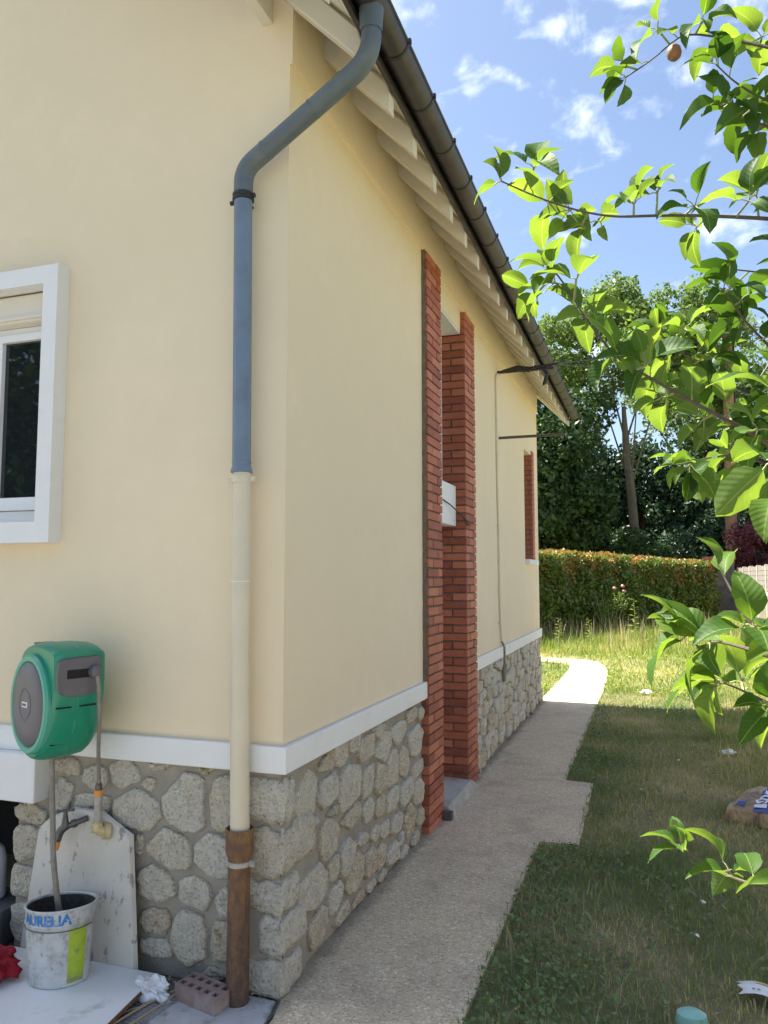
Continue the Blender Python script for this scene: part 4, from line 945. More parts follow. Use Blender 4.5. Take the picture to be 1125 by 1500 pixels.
for i, (x, y, _) in enumerate(SC):
    m = MB(); s = .014; a = i*1.3
    m.add([(x+s*math.cos(a+k*1.57), y+s*1.3*math.sin(a+k*1.57), .03+.006*math.sin(k*2)) for k in range(4)]+[(x, y, .040)], [(0, 1, 4), (1, 2, 4), (2, 3, 4), (3, 0, 4)])
    tag(m.build('paper_scrap', M['packet']), _, 'scrap', 'white scraps scattered on the lawn')
tag(blob('white_rag', M['packet'], (1.30, 8.65, .05), .06, .05, .03, .8, 5, 12, 3, flat=True), 'white scrap on the lawn at the edge of the house shadow', 'scrap')
tag(blob('pale_clippings', M['packet'], (2.05, 5.1, .03), .05, .08, .014, 1.2, 12, 14, 3, flat=True), 'pale broken scrap in the grass below the apple leaves', 'scrap')

# ================================================================== GRASS
def blades(n, xr, yr, h, w, z0=0, keep=None, seed=1, lean=.8, segs=2):
    r = np.random.default_rng(seed); x = r.uniform(*xr, n); y = r.uniform(*yr, n)
    if keep is not None: k = keep(x, y, r); x, y = x[k], y[k]; n = len(x)
    a = r.uniform(0, 6.2832, n); hh = h[0]+(h[1]-h[0])*r.random(n)**1.6; ww = r.uniform(*w, n)
    ln = np.abs(r.normal(0, lean, n)).clip(0, 1.7); d = r.uniform(0, 6.2832, n)
    lx, ly = np.cos(d), np.sin(d); hz = hh*np.cos(ln*.75).clip(.15); hl = hh*np.sin(ln*.75)
    cx, cy = np.cos(a)*ww/2, np.sin(a)*ww/2; z = np.full(n, z0)
    mzx, mzy = x+lx*hl*.38, y+ly*hl*.38
    V = np.stack([np.stack([x-cx, y-cy, z], 1), np.stack([x+cx, y+cy, z], 1), np.stack([mzx+cx*.8, mzy+cy*.8, z+hz*.62], 1), np.stack([mzx-cx*.8, mzy-cy*.8, z+hz*.62], 1), np.stack([x+lx*hl, y+ly*hl, z+hz], 1)], 1).reshape(-1, 3)
    b = np.arange(n)[:, None]*5
    F = np.concatenate([b+np.array([[0, 1, 2]]), b+np.array([[0, 2, 3]]), b+np.array([[3, 2, 4]])], 0)
    return V, F
def off_path(x, y, r, slack=.02):
    return ~in_poly(x, y, [(px-(slack if px > .3 else -0), py) for px, py in path_poly])
V, F = blades(150000, (.69, 4.2), (-.6, 9.3), (.018, .06), (.0028, .006), keep=lambda x, y, r: off_path(x, y, r) & ~((x > 2.4) & (y < 4) & (r.random(len(x)) < .6)) & (x < 1.2+(y+2)*.36+.6), seed=2, lean=1.0)
stuff(np_mesh('lawn_grass', V, F, M['grass']))
V, F = blades(70000, (-3.2, 6.0), (7.62, 19), (.03, .12), (.007, .016), keep=lambda x, y, r: off_path(x, y, r) & ((y < 12) | (r.random(len(x)) < .75)) & ~((x > .6) & (y < 8.6)), seed=3, lean=1.1)
V2, F2 = blades(60000, (-3.5, 5.0), (13.5, 27), (.08, .34), (.008, .018), keep=lambda x, y, r: (x < 4.5) & (r.random(len(x)) < .25+(y-13.5)/10), seed=4, lean=.8)
F2 = F2+len(V); stuff(np_mesh('meadow_grass', np.concatenate([V, V2]), np.concatenate([F, F2]), M['meadow']))
V, F = blades(9000, (1.5, 4.5), (4, 9), (.05, .14), (.004, .008), keep=lambda x, y, r: (x > 1.9) | (y > 8.6), seed=6, lean=.7)
stuff(np_mesh('tall_lawn_tufts', V, F, M['grass']))
V, F = blades(2600, (.75, 3.6), (-.4, 8), (.06, .16), (.0016, .003), z0=.012, keep=lambda x, y, r: off_path(x, y, r, -.02), seed=12, lean=1.75)
stuff(np_mesh('dry_straws', V, F, simple('dry_straw', (.50, .42, .27), .8, .2, 5, 0)))
r = np.random.default_rng(31); n = 10000
x = r.uniform(-3, 4.6, n); y = 8.3+r.random(n)**1.4*11; cl_ = np.array([mnoise.noise(Vector((a*1.1, b*.8, 8))) for a, b in zip(x, y)])
k = off_path(x, y, r, .0) & (cl_ > -.1); P_ = np.stack([x[k], y[k], r.uniform(.02, .10, k.sum())], 1)
n = len(P_); nr_ = r.normal(size=(n, 3))*.5+np.array([0, 0, 1]); nr_ /= np.linalg.norm(nr_, axis=1)[:, None]; t_ = np.cross(nr_, r.normal(size=(n, 3))); t_ /= np.linalg.norm(t_, axis=1)[:, None]; b_ = np.cross(nr_, t_); s_z = r.uniform(.03, .075, n)[:, None]
V = np.stack([P_-t_*s_z*.5, P_+b_*s_z*.25, P_+t_*s_z*.5, P_-b_*s_z*.25], 1).reshape(-1, 3); stuff(np_mesh('low_lawn_leaves', V, np.arange(n)[:, None]*4+np.arange(4)[None], M['weed']))
# seed-head stalks
V, F = blades(900, (-3, 4.4), (15, 24), (.4, .75), (.008, .016), seed=9, lean=.25)
stuff(np_mesh('seed_stalks', V, F, simple('straw', (.42, .36, .20), .8, .2, 5, 0)))
# clover patch beside the path
r = np.random.default_rng(8); n = 14000
x = .70+np.where(r.random(n) < .5, np.abs(r.normal(0, .40, n)), r.random(n)*2.2); y = r.uniform(-.4, 7.5, n); cl = np.array([mnoise.noise(Vector((a*2.2, b*1.5, 4))) for a, b in zip(x, y)])
k = off_path(x, y, r, .0) & ((cl > .02) | ((x < 1.1) & (cl > -.15))) & ((y < 2.2) | (r.random(n) < .6)) & (x < 2.9); x, y = x[k], y[k]; n = len(x)
z = r.uniform(.012, .05, n); s = r.uniform(.005, .015, n); a = r.uniform(0, 6.28, n); V = []
tl = r.normal(0, .4, (n, 2))
for k_ in range(6):
    aa = a+k_*math.pi/3; rr = s*(1.0 if k_ % 2 else .62); V.append(np.stack([x+rr*np.cos(aa), y+rr*np.sin(aa), z+rr*(np.cos(aa)*tl[:, 0]+np.sin(aa)*tl[:, 1])], 1))
V = np.stack(V, 1).reshape(-1, 3); F = np.arange(n)[:, None]*6+np.arange(6)[None]
stuff(np_mesh('clover_patch', V, F, M['clover']))

# ================================================================== FOLIAGE
def leaf_cloud(cent, rad, n, size, seed, squash=1.0, upbias=.4, aspect=.55, hollow=.35):
    r = np.random.default_rng(seed); cent = np.asarray(cent, float); rad = np.asarray(rad, float)
    w = rad**2; idx = r.choice(len(cent), n, p=w/w.sum())
    d = r.normal(size=(n, 3)); d /= np.linalg.norm(d, axis=1)[:, None]
    rr = (hollow+(1-hollow)*r.random(n)**.5)*rad[idx]; P_ = cent[idx]+d*rr[:, None]*np.array([1, 1, squash])
    nrm = r.normal(size=(n, 3))+d*.6+np.array([0, 0, upbias]); nrm /= np.linalg.norm(nrm, axis=1)[:, None]
    t = np.cross(nrm, r.normal(size=(n, 3))); t /= np.linalg.norm(t, axis=1)[:, None]; b = np.cross(nrm, t)
    s = r.uniform(size[0], size[1], n)[:, None]
    V = np.stack([P_-t*s*.5, P_+b*s*aspect*.5-t*s*.05, P_+t*s*.5+nrm*s*-.12, P_-b*s*aspect*.5-t*s*.05], 1).reshape(-1, 3)
    F = np.arange(n)[:, None]*4+np.arange(4)[None]; return V, F
def crown_clusters(c, rx, ry, rz_, n, r0, seed, low=-.8):
    r = np.random.default_rng(seed); o = []; rr = []
    while len(o) < n:
        d = r.normal(size=3); d /= np.linalg.norm(d)
        if d[2] < low: continue
        s = r.uniform(.45, 1.0); o.append([c[0]+d[0]*rx*s, c[1]+d[1]*ry*s, c[2]+d[2]*rz_*s]); rr.append(r.uniform(*r0))
    return o, rr
def tree(name, label, base, trunk, limbs, crown, n, size, mat, bark, seed, low=-.8, group=None, hollow=.35):
    t = thing(name, label, 'tree', base, group=group)
    m = MB(); pts, rad = trunk; m.tube(pts, rad, 10)
    m.build('trunk', bark, t, smooth=True)
    cl, cr = crown_clusters(*crown, seed, low)
    m = MB(); top = Vector(pts[-1]); rl = random.Random(seed)
    for c_ in cl[::max(1, len(cl)//limbs)]:
        k_ = rl.uniform(.7, 1); s_ = Vector(pts[int((len(pts)-1)*k_)]); e = Vector(c_); mid = s_.lerp(e, .5)+Vector((rl.uniform(-.3, .3), rl.uniform(-.3, .3), rl.uniform(.1, .7)))
        m.tube([s_, mid, e], [rad[-1]*.6, rad[-1]*.3, .02], 6)
    m.build('limbs', bark, t, smooth=True)
    V, F = leaf_cloud(cl, cr, n, size, seed+1, hollow=hollow); np_mesh('crown', V, F, mat, t); return t
# tall light locust with a bare forked trunk
tree('locust_tree', 'tall pale green feathery tree with a bare trunk behind the hedge', (.8, 33, 0),
     ([(.90, 33, 0), (.78, 33, 3.5), (.66, 32.8, 5.6), (.50, 32.6, 7.6), (.45, 32.5, 9.2)], [.26, .21, .19, .16, .09]), 6,
     ((.6, 33.2, 11.7), 5.2, 2.6, 3.1, 84, (.5, 1.0)), 27000, (.13, .30), M['tree_light'], M['bark_pale'], 31, low=-.55, hollow=.1)
m = MB(); 
tree('dark_tree', 'dense dark tree nearest the house end with low crown', (-3.6, 30.5, 0),
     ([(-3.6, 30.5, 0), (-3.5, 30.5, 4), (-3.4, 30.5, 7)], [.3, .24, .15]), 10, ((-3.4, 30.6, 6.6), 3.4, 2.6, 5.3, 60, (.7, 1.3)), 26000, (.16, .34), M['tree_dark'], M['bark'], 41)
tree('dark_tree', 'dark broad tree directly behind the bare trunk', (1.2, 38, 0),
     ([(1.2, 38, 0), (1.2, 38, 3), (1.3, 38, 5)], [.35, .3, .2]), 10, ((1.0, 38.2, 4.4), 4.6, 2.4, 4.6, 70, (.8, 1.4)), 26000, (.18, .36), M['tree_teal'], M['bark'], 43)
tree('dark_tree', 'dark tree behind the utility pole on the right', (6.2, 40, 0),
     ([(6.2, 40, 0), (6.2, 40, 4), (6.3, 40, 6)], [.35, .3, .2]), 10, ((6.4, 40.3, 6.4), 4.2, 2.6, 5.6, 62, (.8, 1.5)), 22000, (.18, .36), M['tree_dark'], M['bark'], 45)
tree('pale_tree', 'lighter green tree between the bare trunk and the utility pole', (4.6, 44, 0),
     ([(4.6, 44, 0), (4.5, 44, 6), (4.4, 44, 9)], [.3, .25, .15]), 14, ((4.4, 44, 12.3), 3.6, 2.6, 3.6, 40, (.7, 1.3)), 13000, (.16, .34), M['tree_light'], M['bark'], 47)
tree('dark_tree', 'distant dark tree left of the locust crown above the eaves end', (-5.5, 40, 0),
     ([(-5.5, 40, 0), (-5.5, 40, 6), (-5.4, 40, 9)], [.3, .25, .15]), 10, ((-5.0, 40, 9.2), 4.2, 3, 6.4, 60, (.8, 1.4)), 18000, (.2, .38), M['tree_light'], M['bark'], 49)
bush_specs = [(-3.2, 33.2, 3.2, 1.7, 2.6, 'dark shrub behind the left end of the hedge'), (.0, 34, 3.4, 1.7, 2.4, 'dark shrub at the foot of the bare trunk'), (3.2, 35.5, 3.4, 1.8, 2.9, 'dark shrub behind the right end of the hedge'), (7.6, 37, 3.4, 2.0, 3.2, 'dark shrub behind the purple bush')]
for i, (x, y, rx, ry, rz_, lb) in enumerate(bush_specs):
    t = thing('shrub', lb, 'shrub', (x, y, 0)); cl, cr = crown_clusters((x, y, rz_*.75), rx, ry, rz_, 44, (.5, 1.0), 60+i, -.9)
    V, F = leaf_cloud(cl, cr, 15000, (.12, .28), 70+i); np_mesh('foliage', V, F, M['tree_dark'] if i % 2 else M['tree_teal'], t)
    m = MB()
    for c_ in cl[::6]: m.tube([(x, y, 0), ((x+c_[0])/2, (y+c_[1])/2, c_[2]*.6), c_], [.07, .045, .015], 5)
    m.build('stems', M['bark'], t)
# wood further off closes the view
cl = []; cr = []; rr_ = random.Random(77)
for i in range(110): cl.append((rr_.uniform(-40, 50), rr_.uniform(50, 62), rr_.uniform(.5, 6.5))); cr.append(rr_.uniform(1.2, 2.4))
V, F = leaf_cloud(cl, cr, 34000, (.4, .8), 78); stuff(np_mesh('far_wood', V, F, M['tree_dark']))
# purple bush
t = thing('purple_bush', 'purple leaved bush rising over the right hand fence', 'bush', (5.6, 32.5, 0)); cl, cr = crown_clusters((5.9, 33, 2.5), 2.0, 1.4, 1.55, 34, (.3, .6), 91)
V, F = leaf_cloud(cl, cr, 9000, (.09, .2), 92, hollow=.0); np_mesh('foliage', V, F, M['purple'], t)
m = MB()
for c_ in cl[::3]: m.tube([(5.9, 33, 0), ((5.9+c_[0])/2, (33+c_[1])/2, c_[2]*.6), c_], [.05, .03, .01], 5)
m.build('stems', M['bark'], t)
# hedge
hg = thing('hedge', 'clipped garden hedge with reddish young leaves along the top at the end of the lawn', 'hedge', (.5, 24.5, 0))
ha, hb = Vector((-4.2, 14.3, 0)), Vector((3.25, 29.6, 0)); hd_ = (hb-ha).normalized(); hn = Vector((hd_.y, -hd_.x, 0))   # hn faces the lawn
ln_ = (hb-ha).length
r = np.random.default_rng(55)
def hedge_pts(n, top, seed):
    r = np.random.default_rng(seed); s = r.uniform(0, 1, n)*ln_; H = 2.42-.26*s/ln_
    und = np.array([mnoise.noise(Vector((q*.8, 0, 9)))*.18+mnoise.noise(Vector((q*2.6, 5, 9)))*.05 for q in s])
    if top:
        u = r.uniform(-.65, .64, n); z = H+und+r.uniform(-.12, .10, n)-.35*(np.abs(u)/.65)**6
        k_ = r.random(n) < .25; z = np.where(k_, z-r.random(n)**1.5*.7, z); u = np.where(k_, .62+r.normal(0, .05, n), u)
    else:
        u = np.where(r.random(n) < .8, .58, -.58)+r.normal(0, .07, n); z = r.uniform(.05, 1, n)*(H+und)
        bulge = np.array([mnoise.noise(Vector((a*1.3, b*1.7, 2)))*.26 for a, b in zip(s, z)]); u = u+np.sign(u)*bulge
    P_ = np.array(ha)[None]+np.array(hd_)[None]*s[:, None]+np.array(hn)[None]*u[:, None]; P_[:, 2] = z; return P_
def scatter(P_, size, seed, nb=(0, 0, .5), aspect=.5):
    r = np.random.default_rng(seed); n = len(P_); nrm = r.normal(size=(n, 3))*.8+np.array(nb); nrm /= np.linalg.norm(nrm, axis=1)[:, None]
    t = np.cross(nrm, r.normal(size=(n, 3))); t /= np.linalg.norm(t, axis=1)[:, None]; b = np.cross(nrm, t); s = r.uniform(*size, n)[:, None]
    V = np.stack([P_-t*s*.5, P_+b*s*aspect*.5, P_+t*s*.5-nrm*s*.1, P_-b*s*aspect*.5], 1).reshape(-1, 3); return V, np.arange(n)[:, None]*4+np.arange(4)[None]
V, F = scatter(hedge_pts(34000, False, 5), (.09, .19), 6, (.6*hn.x, .6*hn.y, .5)); np_mesh('foliage', V, F, M['hedge'], hg)
V, F = scatter(hedge_pts(13000, True, 7), (.08, .16), 8, (0, 0, .6)); np_mesh('young_leaves', V, F, M['hedge_new'], hg)
m = MB(); co = []
for (s, u) in ((0, -.48), (0, .48), (ln_, .48), (ln_, -.48)): p = ha+hd_*s+hn*u; co.append((p.x, p.y))
m.prism(co, 2, 0, 2.0); m.build('dark_core_box', M['bark'], hg)  # dark box added inside the leaves so the hedge is not see-through
# roses in front of the hedge
rb_ = thing('rose_bush', 'thin rose bush with pink blooms in front of the hedge', 'rose bush', (.2, 20.6, 0))
m = MB()
for i in range(7): m.tube([(.2, 20.6, 0), (.2+.1*(i-3), 20.6, .5), (.2+.17*(i-3), 20.6+.05*i, 1.0+.1*(i % 3))], [.015, .01, .006], 5)
m.build('stems', M['green_stem'], rb_)
for (x, z) in ((.38, 1.32), (.62, 1.38), (.66, 1.24)): blob('bloom', M['rose'], (x, 20.6, z), .05, .05, .045, .5, x*9, 20, 2, rb_)
V, F = leaf_cloud([(.2, 20.6, .7), (.5, 20.6, .95)], [.35, .3], 500, (.05, .09), 99); np_mesh('leaves', V, F, M['hedge'], rb_)
# weeds
def weed(x, y, h, seed, lb):
    t = thing('weed', lb, 'weed', (x, y, 0)); r = random.Random(seed); m = MB(); m.tube([(x, y, 0), (x+.02, y, h*.5), (x, y, h)], [.012, .009, .004], 6); m.build('stem', M['green_stem'], t)
    m = MB(); k_ = 0; z = h*.2
    while z < h:
        a = k_*2.4; l = .22*h**.5*(1.1-.6*z/h); w_ = l*.16; d = Vector((math.cos(a), math.sin(a), .35)).normalized(); s_ = Vector((-math.sin(a), math.cos(a), 0)); o = Vector((x, y, z))
        m.add([o, o+d*l*.5+s_*w_, o+d*l-Vector((0, 0, l*.2)), o+d*l*.5-s_*w_], [(0, 1, 2, 3)]); z += h*.045; k_ += 1
    m.build('leaves', M['weed'], t, recalc=False)
weed(.98, 17.5, 1.12, 1, 'tallest weed spike in the long grass before the hedge'); weed(-1.25, 15.6, .72, 2, 'short weed spike nearest the house end in the long grass'); weed(-.75, 16.4, .66, 3, 'low leafy weed in the long grass right of the short spike'); weed(-.1, 17.2, .6, 4, 'low leafy weed midway along the long grass'); weed(1.7, 17.9, .75, 5, 'weed right of the tallest spike in the long grass')
# white edging stone by the house far end
tag(piece('edging_stone', -3.0, -1.1, 20.6, 20.9, 0, .26, M['paint'], None, .02), 'white kerb stone at the foot of the hedge beyond the house corner', 'kerb stone')
# pillar and low wall
pil = thing('stone_pillar', 'old stone pillar with red brick cap at the end of the hedge', 'pillar', (4.0, 31, 0))
m = MB(); m.box(3.50, 4.55, 30.8, 31.7, 0, 2.18); m.build('shaft', M['old_wall'], pil, bevel=.03)
for z, o_ in ((2.185, .03), (2.33, .08)):
    x = 3.50-o_
    while x < 4.55+o_-.05:
        w_ = min(.24, 4.55+o_-x); piece('brick', x, x+w_-.012, 30.8-o_, 31.7+o_, z, z+.13, M['cap_brick'], pil, .008); x += w_
lw = thing('low_wall', 'low stone wall with brick coping between hedge and pillar', 'wall', (3.2, 31, 0)); m = MB(); m.box(2.6, 3.495, 31.0, 31.4, 0, 1.60); m.build('masonry', M['old_wall'], lw)
x = 2.6
while x < 3.45: piece('brick', x, x+.23, 30.95, 31.45, 1.605, 1.75, M['cap_brick'], lw, .008); x += .24
# fence along the right boundary; unseen near stretch added to bounce sunlight
fn = thing('fence', 'boundary fence of pale concrete panels with weathered horizontal boards on top', 'fence', (4.7, 20, 0))
y = 30.6
while y > -8:
    piece('post', 4.62, 4.76, y-.07, y+.07, 0, 2.02, M['fence_c'], fn, .01)
    for k_ in range(5): piece('board', 4.64, 4.69+.004*k_, y-1.92, y-.08, 1.22+.155*k_, 1.365+.155*k_, M['fence'], fn, .006)
    q = piece('concrete_panel', 4.66, 4.70, y-1.92, y-.08, .02, 1.205, M['fence_c'], fn, 0)
    for j in range(6):
        b_ = MB(); yc = y-.25-.3*j; b_.box(4.625, 4.66, yc-.035, yc+.035, .25, 1.08); b_.build('baluster', M['fence_c'], q)
    b_ = MB(); b_.box(4.61, 4.66, y-1.9, y-.1, 1.08, 1.20); b_.box(4.61, 4.66, y-1.9, y-.1, .12, .25); b_.build('rail', M['fence_c'], q)
    y -= 2.0
# utility pole and wires
up = thing('utility_pole', 'brown wooden utility pole standing behind the fence, half hidden by apple leaves', 'pole', (4.35, 30, 0))
T = Vector((3.95+.62, 33.6, 0))
m = MB(); m.tube([(4.72, 34, 0), (4.80, 33.8, 5), (4.86, 33.4, 13.0)], [.25, .24, .20], 12); m.build('shaft', M['pole'], up, smooth=True)
m = MB(); m.tube([(5.04, 33.9, 2), (5.10, 33.4, 12.8)], .04, 8); m.build('cable_duct', M['wire'], up)
m = MB(); m.box(3.7, 6.0, 33.3, 33.5, 12.4, 12.55); m.build('crossarm', M['pole'], up)
def wire(a, b, sag, r_, lb, nm='overhead_wire'):
    a, b = Vector(a), Vector(b); m = MB(); m.tube([a.lerp(b, t)-Vector((0, 0, sag*4*t*(1-t))) for t in np.linspace(0, 1, 14)], r_, 5)
    tag(m.build(nm, M['wire']), lb, 'wire')
wire((.58, 4.75, 3.74), (4.8, 33.5, 12.3), .5, .006, 'overhead wire from the eaves bracket to the utility pole')
wire((.60, 4.76, 3.75), (4.9, 33.5, 12.5), .15, .005, 'thin overhead wire just above the service cable')
wire((-30, 52, 17.2), (40, 58, 27), 1.2, .022, 'upper of the two long thin wires crossing the sky')
wire((-30, 52, 14.6), (40, 58, 24.4), 1.2, .022, 'lower of the two long thin wires crossing the sky')
# trees behind the camera, mirrored in the window
for i, (x, y, lb) in enumerate(((-7.2, -7.0, 'garden tree facing the front window'), (-11.0, -9.5, 'second garden tree farther from the front window'))):
    tree('garden_tree', lb, (x, y, 0), ([(x, y, 0), (x, y, 2), (x+.2, y, 3.6)], [.2, .16, .1]), 8, ((x, y, 4.4), 3.0, 2.4, 3.4, 44, (.5, 1.0)), 9000, (.12, .26), M['tree_dark'], M['bark'], 101+i)

# ================================================================== APPLE TREE
apple = thing('apple_tree', 'apple tree reaching in from the right with leafy branches and a small apple', 'apple tree', (3.4, -1.3, 0))
m = MB(); m.tube([(3.4, -1.3, 0), (3.38, -1.3, .6), (3.3, -1.32, 1.1), (3.05, -1.33, 1.7), (2.9, -1.3, 2.5), (2.85, -1.25, 3.2)], [.10, .085, .075, .06, .05, .03], 12); m.build('trunk', M['bark'], apple, smooth=True)
BR = {
'A': [(1.734, -1.34, 2.585), (1.654, -1.319, 2.646), (1.581, -1.296, 2.698), (1.506, -1.323, 2.708), (1.454, -1.337, 2.658), (1.4, -1.352, 2.621)],
'B': [(1.753, -1.224, 2.558), (1.659, -1.258, 2.572), (1.598, -1.283, 2.612), (1.567, -1.296, 2.645)],
'B2': [(1.751, -1.218, 2.486), (1.658, -1.254, 2.525), (1.608, -1.273, 2.545), (1.559, -1.293, 2.572)],
'C': [(1.737, -1.363, 2.265), (1.63, -1.401, 2.277), (1.489, -1.451, 2.283), (1.375, -1.49, 2.279), (1.319, -1.51, 2.289), (1.252, -1.535, 2.312), (1.19, -1.559, 2.342)],
'D': [(1.661, -1.456, 1.821), (1.578, -1.542, 1.872), (1.51, -1.569, 1.909), (1.467, -1.586, 1.934), (1.412, -1.609, 1.968), (1.377, -1.623, 1.991), (1.352, -1.634, 2.025), (1.326, -1.647, 2.064), (1.302, -1.607, 2.12), (1.28, -1.618, 2.151)],
'E': [(1.706, -1.297, 2.003), (1.628, -1.331, 2.073), (1.591, -1.347, 2.117), (1.577, -1.354, 2.14), (1.558, -1.364, 2.17)],
'E2': [(1.744, -1.197, 2.214), (1.65, -1.232, 2.24), (1.588, -1.254, 2.247)],
'F': [(1.691, -1.089, 1.997), (1.587, -1.13, 2.048), (1.52, -1.157, 2.089), (1.471, -1.178, 2.134), (1.448, -1.188, 2.156)],
'G': [(1.708, -1.176, 1.842), (1.587, -1.222, 1.889), (1.533, -1.24, 1.882), (1.483, -1.256, 1.869)],
'G2': [(1.758, -1.064, 1.968), (1.658, -1.101, 1.997), (1.597, -1.12, 1.968)],
'H': [(1.567, -2.021, 1.839), (1.541, -2.028, 1.812), (1.533, -2.027, 1.773), (1.535, -2.023, 1.733)],
'I': [(1.577, -1.884, 1.526), (1.546, -1.845, 1.57), (1.523, -1.835, 1.605), (1.505, -1.813, 1.65)],
'I2': [(1.605, -1.715, 1.531), (1.56, -1.732, 1.548), (1.527, -1.691, 1.557), (1.487, -1.653, 1.562), (1.459, -1.663, 1.572)],
'I3': [(1.622, -1.595, 1.441), (1.572, -1.615, 1.47), (1.535, -1.629, 1.49), (1.513, -1.638, 1.499)],
'J': [(1.643, -1.51, 1.167), (1.578, -1.479, 1.164), (1.527, -1.444, 1.164), (1.489, -1.405, 1.171), (1.457, -1.418, 1.194)]}
LIMB = {'A': (2.88, -1.28, 2.9), 'B': (2.88, -1.28, 2.75), 'B2': (2.9, -1.3, 2.55), 'C': (2.92, -1.3, 2.4), 'E2': (2.92, -1.3, 2.3), 'E': (2.95, -1.3, 2.1), 'G2': (3.0, -1.32, 1.95), 'F': (2.98, -1.3, 2.0), 'D': (3.0, -1.33, 1.85), 'G': (3.03, -1.33, 1.75),
        'H': (2.98, -1.33, 1.95), 'I': (3.15, -1.33, 1.5), 'I2': (3.15, -1.33, 1.5), 'I3': (3.2, -1.33, 1.35), 'J': (3.3, -1.32, 1.1)}
# leaf meshes
def leaf_mesh(kind, seed):
    r = random.Random(seed); m = MB(); nl, nw = 7, 4
    L_, Wd = 1.0, (.66, .62, .54, .70)[kind]
    fold = (.28, .42, .62, .18)[kind]; curl = (.22, .42, .12, .34)[kind]; ph = r.uniform(0, 6)
    vs = []
    for i in range(nl+1):
        t = i/nl; w = Wd/2*(math.sin(math.pi*min(1, t*.97+.015)**.86)**.62)*(1.0-.10*t)
        if i == nl: w = .002
        if i == 0: w = .02
        y = t*L_; zc = -curl*t*t+.10*math.sin(t*3.1)
        for j in range(nw+1):
            u = (j/nw*2-1); z = zc+abs(u)*w*fold*1.6+.028*math.sin(t*11+ph+u*2)*abs(u)
            wv = 1+.05*math.sin(t*19+ph*2) if abs(u) == 1 else 1
            vs.append((u*w*wv, y-.06*abs(u)*0, z))
    fs = [(i*(nw+1)+j, i*(nw+1)+j+1, (i+1)*(nw+1)+j+1, (i+1)*(nw+1)+j) for i in range(nl) for j in range(nw)]
    me = bpy.data.meshes.new('leaf'); me.from_pydata(vs, [], fs)
    for p in me.polygons: p.use_smooth = True
    me.materials.append(M['apple_leaf']); return me
LM = [leaf_mesh(k, 3+k) for k in range(4)]
done = set(); cnt = [0]; ra = random.Random(17)
twigs = MB(); more = MB()
def put_leaf(pos, d, up, size, kind=None, pet=.022):
    d = Vector(d).normalized(); up = Vector(up); up = (up-d*up.dot(d))
    if up.length < 1e-4: up = Vector((0, 1, 0))
    up.normalize(); x = d.cross(up)
    b = Vector(pos)+d*pet
    twigs.tube([Vector(pos), Vector(pos)+d*pet*.5+Vector((0, 0, .002)), b], [.0013, .001, .001], 4, cap=False)
    mt = Matrix((x, d, up)).transposed().to_4x4(); mt.translation = b-Vector(apple.location); me = LM[kind if kind is not None else ra.randrange(4)]
    if cnt[0] >= 300:          # past the first 300 the leaves are joined
        mw = Matrix.Translation(apple.location) @ mt @ Matrix.Diagonal((size, size, size, 1)); more.add([mw @ v.co for v in me.vertices], [tuple(p.vertices) for p in me.polygons]); return
    o = bpy.data.objects.new('leaf', me); C.objects.link(o); o.parent = apple
    o.matrix_local = mt @ Matrix.Diagonal((size, size, size, 1)); cnt[0] += 1
def walk(pts, step):
    pts = [Vector(p) for p in pts]; o = []; acc = 0
    for a, b in zip(pts, pts[1:]):
        l = (b-a).length; t = acc
        while t < l: o.append((a.lerp(b, t/l), (b-a).normalized())); t += step
        acc = t-l
    return o
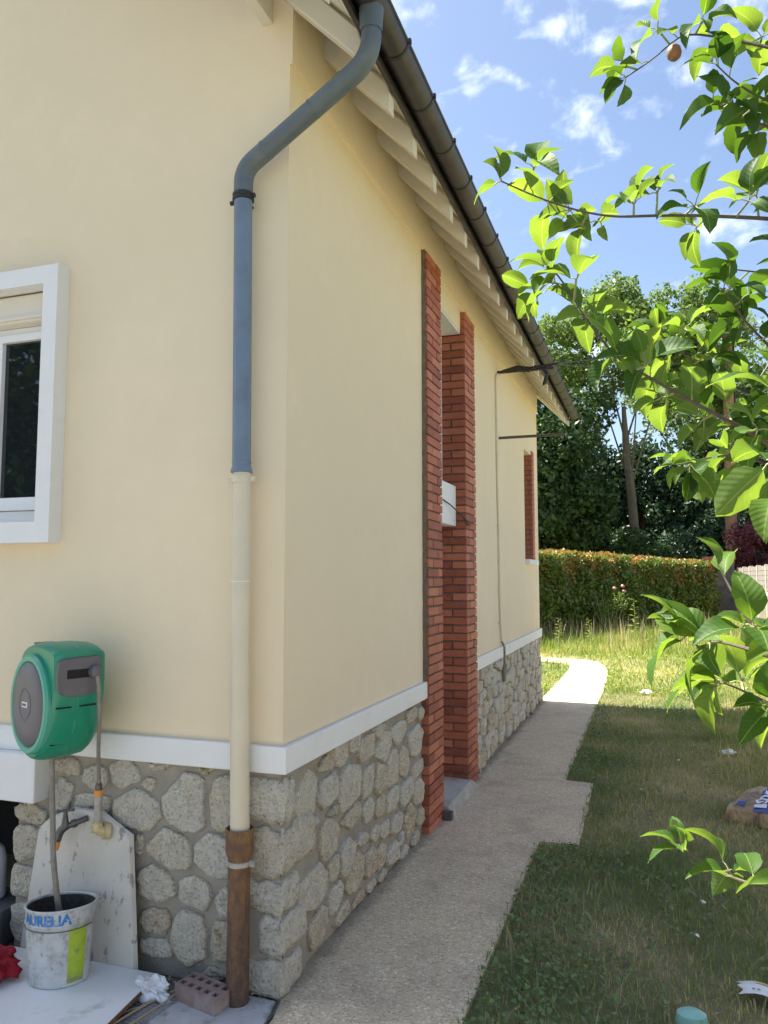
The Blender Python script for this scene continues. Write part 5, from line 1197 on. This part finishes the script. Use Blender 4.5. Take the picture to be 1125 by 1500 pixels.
def leafy(key, step, size, per=1, droop=.0, tip=4, skip=0, spread=.9, spur=.03):
    pts = BR[key]; L0 = Vector(LIMB[key]); p0 = Vector(pts[0])
    full = smooth_path([L0, L0.lerp(p0, .5)+Vector((0, 0, .05))]+[Vector(p) for p in pts], .05, 3)
    ns = len(full); m = MB(); rr = []
    for q in full:
        dd = (q-p0).length; out = (q-L0).length < (p0-L0).length
        rr.append(.0042+.012*min(1, dd/1.2) if out else max(.0014, .0042-.0032*dd/max(.1, (Vector(pts[-1])-p0).length)))
    if key not in done:
        m.tube(full, rr, 7); m.build('branch', M['twig'], apple, smooth=True); done.add(key)
    pw = walk(pts, .01); i = 2; nxt = 0
    while i < len(pw):
        p, t = pw[i]; s1 = t.cross(Vector((0, 0, 1))).normalized(); s2 = s1.cross(t); a0 = ra.uniform(0, 6.28)
        rad0 = s1*math.cos(a0)+s2*(.55+.6*math.sin(a0)); rad0.normalize(); rad0.z -= droop*.8
        if ra.random() < .72:      # a spur with a rosette of leaves of mixed size
            ln = spur*ra.uniform(.5, 1.4); sp = p+rad0*ln; twigs.tube([p, sp], [.0022, .0018], 5, cap=False); ax_ = (rad0+t*.5).normalized()
            q1 = ax_.cross(Vector((.3, .2, 1))).normalized(); q2 = q1.cross(ax_); nl = ra.choice((3, 4, 4, 5)); b0 = ra.uniform(0, 6.28)
            for k in range(nl):
                aa = b0+k*2.4+ra.uniform(-.3, .3); d = ax_*ra.uniform(.25, .8)+(q1*math.cos(aa)+q2*math.sin(aa))*.85+Vector((0, 0, -droop*.7))
                sz = ra.uniform(*size)*(1 if k < nl-1 else .62)
                put_leaf(sp, d, ax_*.8+Vector((ra.uniform(-.5, .5), ra.uniform(-.5, .5), .9)), sz, pet=ra.uniform(.008, .022))
            i += int(step*100*ra.uniform(1.4, 2.5))
        else:
            put_leaf(p, rad0*.8+t*.6+Vector((0, 0, -droop)), Vector((ra.uniform(-.6, .6), ra.uniform(-.6, .6), 1)), ra.uniform(*size), pet=ra.uniform(.012, .024)); i += int(step*100*ra.uniform(.6, 1.1))+1
    t = (Vector(pts[-1])-Vector(pts[-2])).normalized(); p = Vector(pts[-1])
    for q in range(tip):
        a = 2.4*q+ra.uniform(-.4, .4); s1 = t.cross(Vector((0, 0, 1))).normalized(); s2 = s1.cross(t)
        put_leaf(p, t*ra.uniform(.5, 1)+(s1*math.cos(a)+s2*math.sin(a))*.75, Vector((ra.uniform(-.4, .4), ra.uniform(-.4, .4), 1)), ra.uniform(*size)*ra.uniform(.6, .95), pet=ra.uniform(.006, .018))
for args in (('J', .030, (.052, .074), 4, .012, 0), ('I', .04, (.045, .062), 2, .01, 0), ('H', .035, (.048, .064), 3, .01, 0), ('I2', .022, (.055, .088), 4, .02, 0), ('I3', .024, (.055, .088), 4, .02, .2),
             ('C', .022, (.042, .074), 4, .035, 0), ('D', .023, (.043, .070), 4, .035, .1), ('F', .020, (.046, .072), 4, .035, .1), ('G', .020, (.05, .076), 4, .02, .7), ('A', .030, (.048, .072), 4, .035, 0),
             ('B', .024, (.052, .076), 3, .04, 0), ('B2', .026, (.052, .076), 3, .03, .2), ('E', .018, (.046, .074), 3, .03, 0), ('G2', .02, (.05, .076), 3, .03, .3), ('E2', .022, (.052, .076), 3, .04, 0), ('F', .022, (.05, .07), 2, .05, 0)):
    leafy(args[0], args[1], args[2], tip=args[3], spur=args[4], droop=args[5])
CL = mat_leaf('apple_crown_leaf', [(0, (.025, .07, .014)), (1, (.08, .16, .03))], .42, (2.1, 1.85, .5), .5)
if more.v: stuff(more.build('more_leaves', CL, apple, smooth=True, recalc=False))
# rest of the crown, unseen to the right, added to block blue sky light
cl, cr = crown_clusters((3.9, -.9, 2.7), 1.7, 1.9, 1.25, 46, (.25, .5), 201)
kp = [i for i, c_ in enumerate(cl) if c_[0]-cr[i] > 2.6]
V, F = leaf_cloud([cl[i] for i in kp], [cr[i] for i in kp], 2600, (.06, .10), 202, hollow=.1); stuff(np_mesh('crown', V, F, CL, apple))
m = MB()
for i in kp[::3]: m.tube([(3.0, -1.32, 1.9), tuple((Vector((3.0, -1.32, 1.9))+Vector(cl[i]))/2+Vector((0, 0, .1))), cl[i]], [.03, .018, .006], 6)
m.build('limbs', M['bark'], apple, smooth=True)
stuff(twigs.build('leaf_stalks', M['green_stem'], apple, recalc=False))
m = MB(); m.lathe((1.490, -1.315, 2.675), [(.003, .011), (.008, .014), (.0125, .009), (.0145, 0), (.0125, -.009), (.007, -.014), (.003, -.012)], 14); m.build('apple', simple('young_apple', (.16, .16, .06), .4, .3, 30, .1, dirt=(.35, .10, .06), dscale=20, dth=(.4, .7)), apple, smooth=True)
print('leaves', cnt[0])
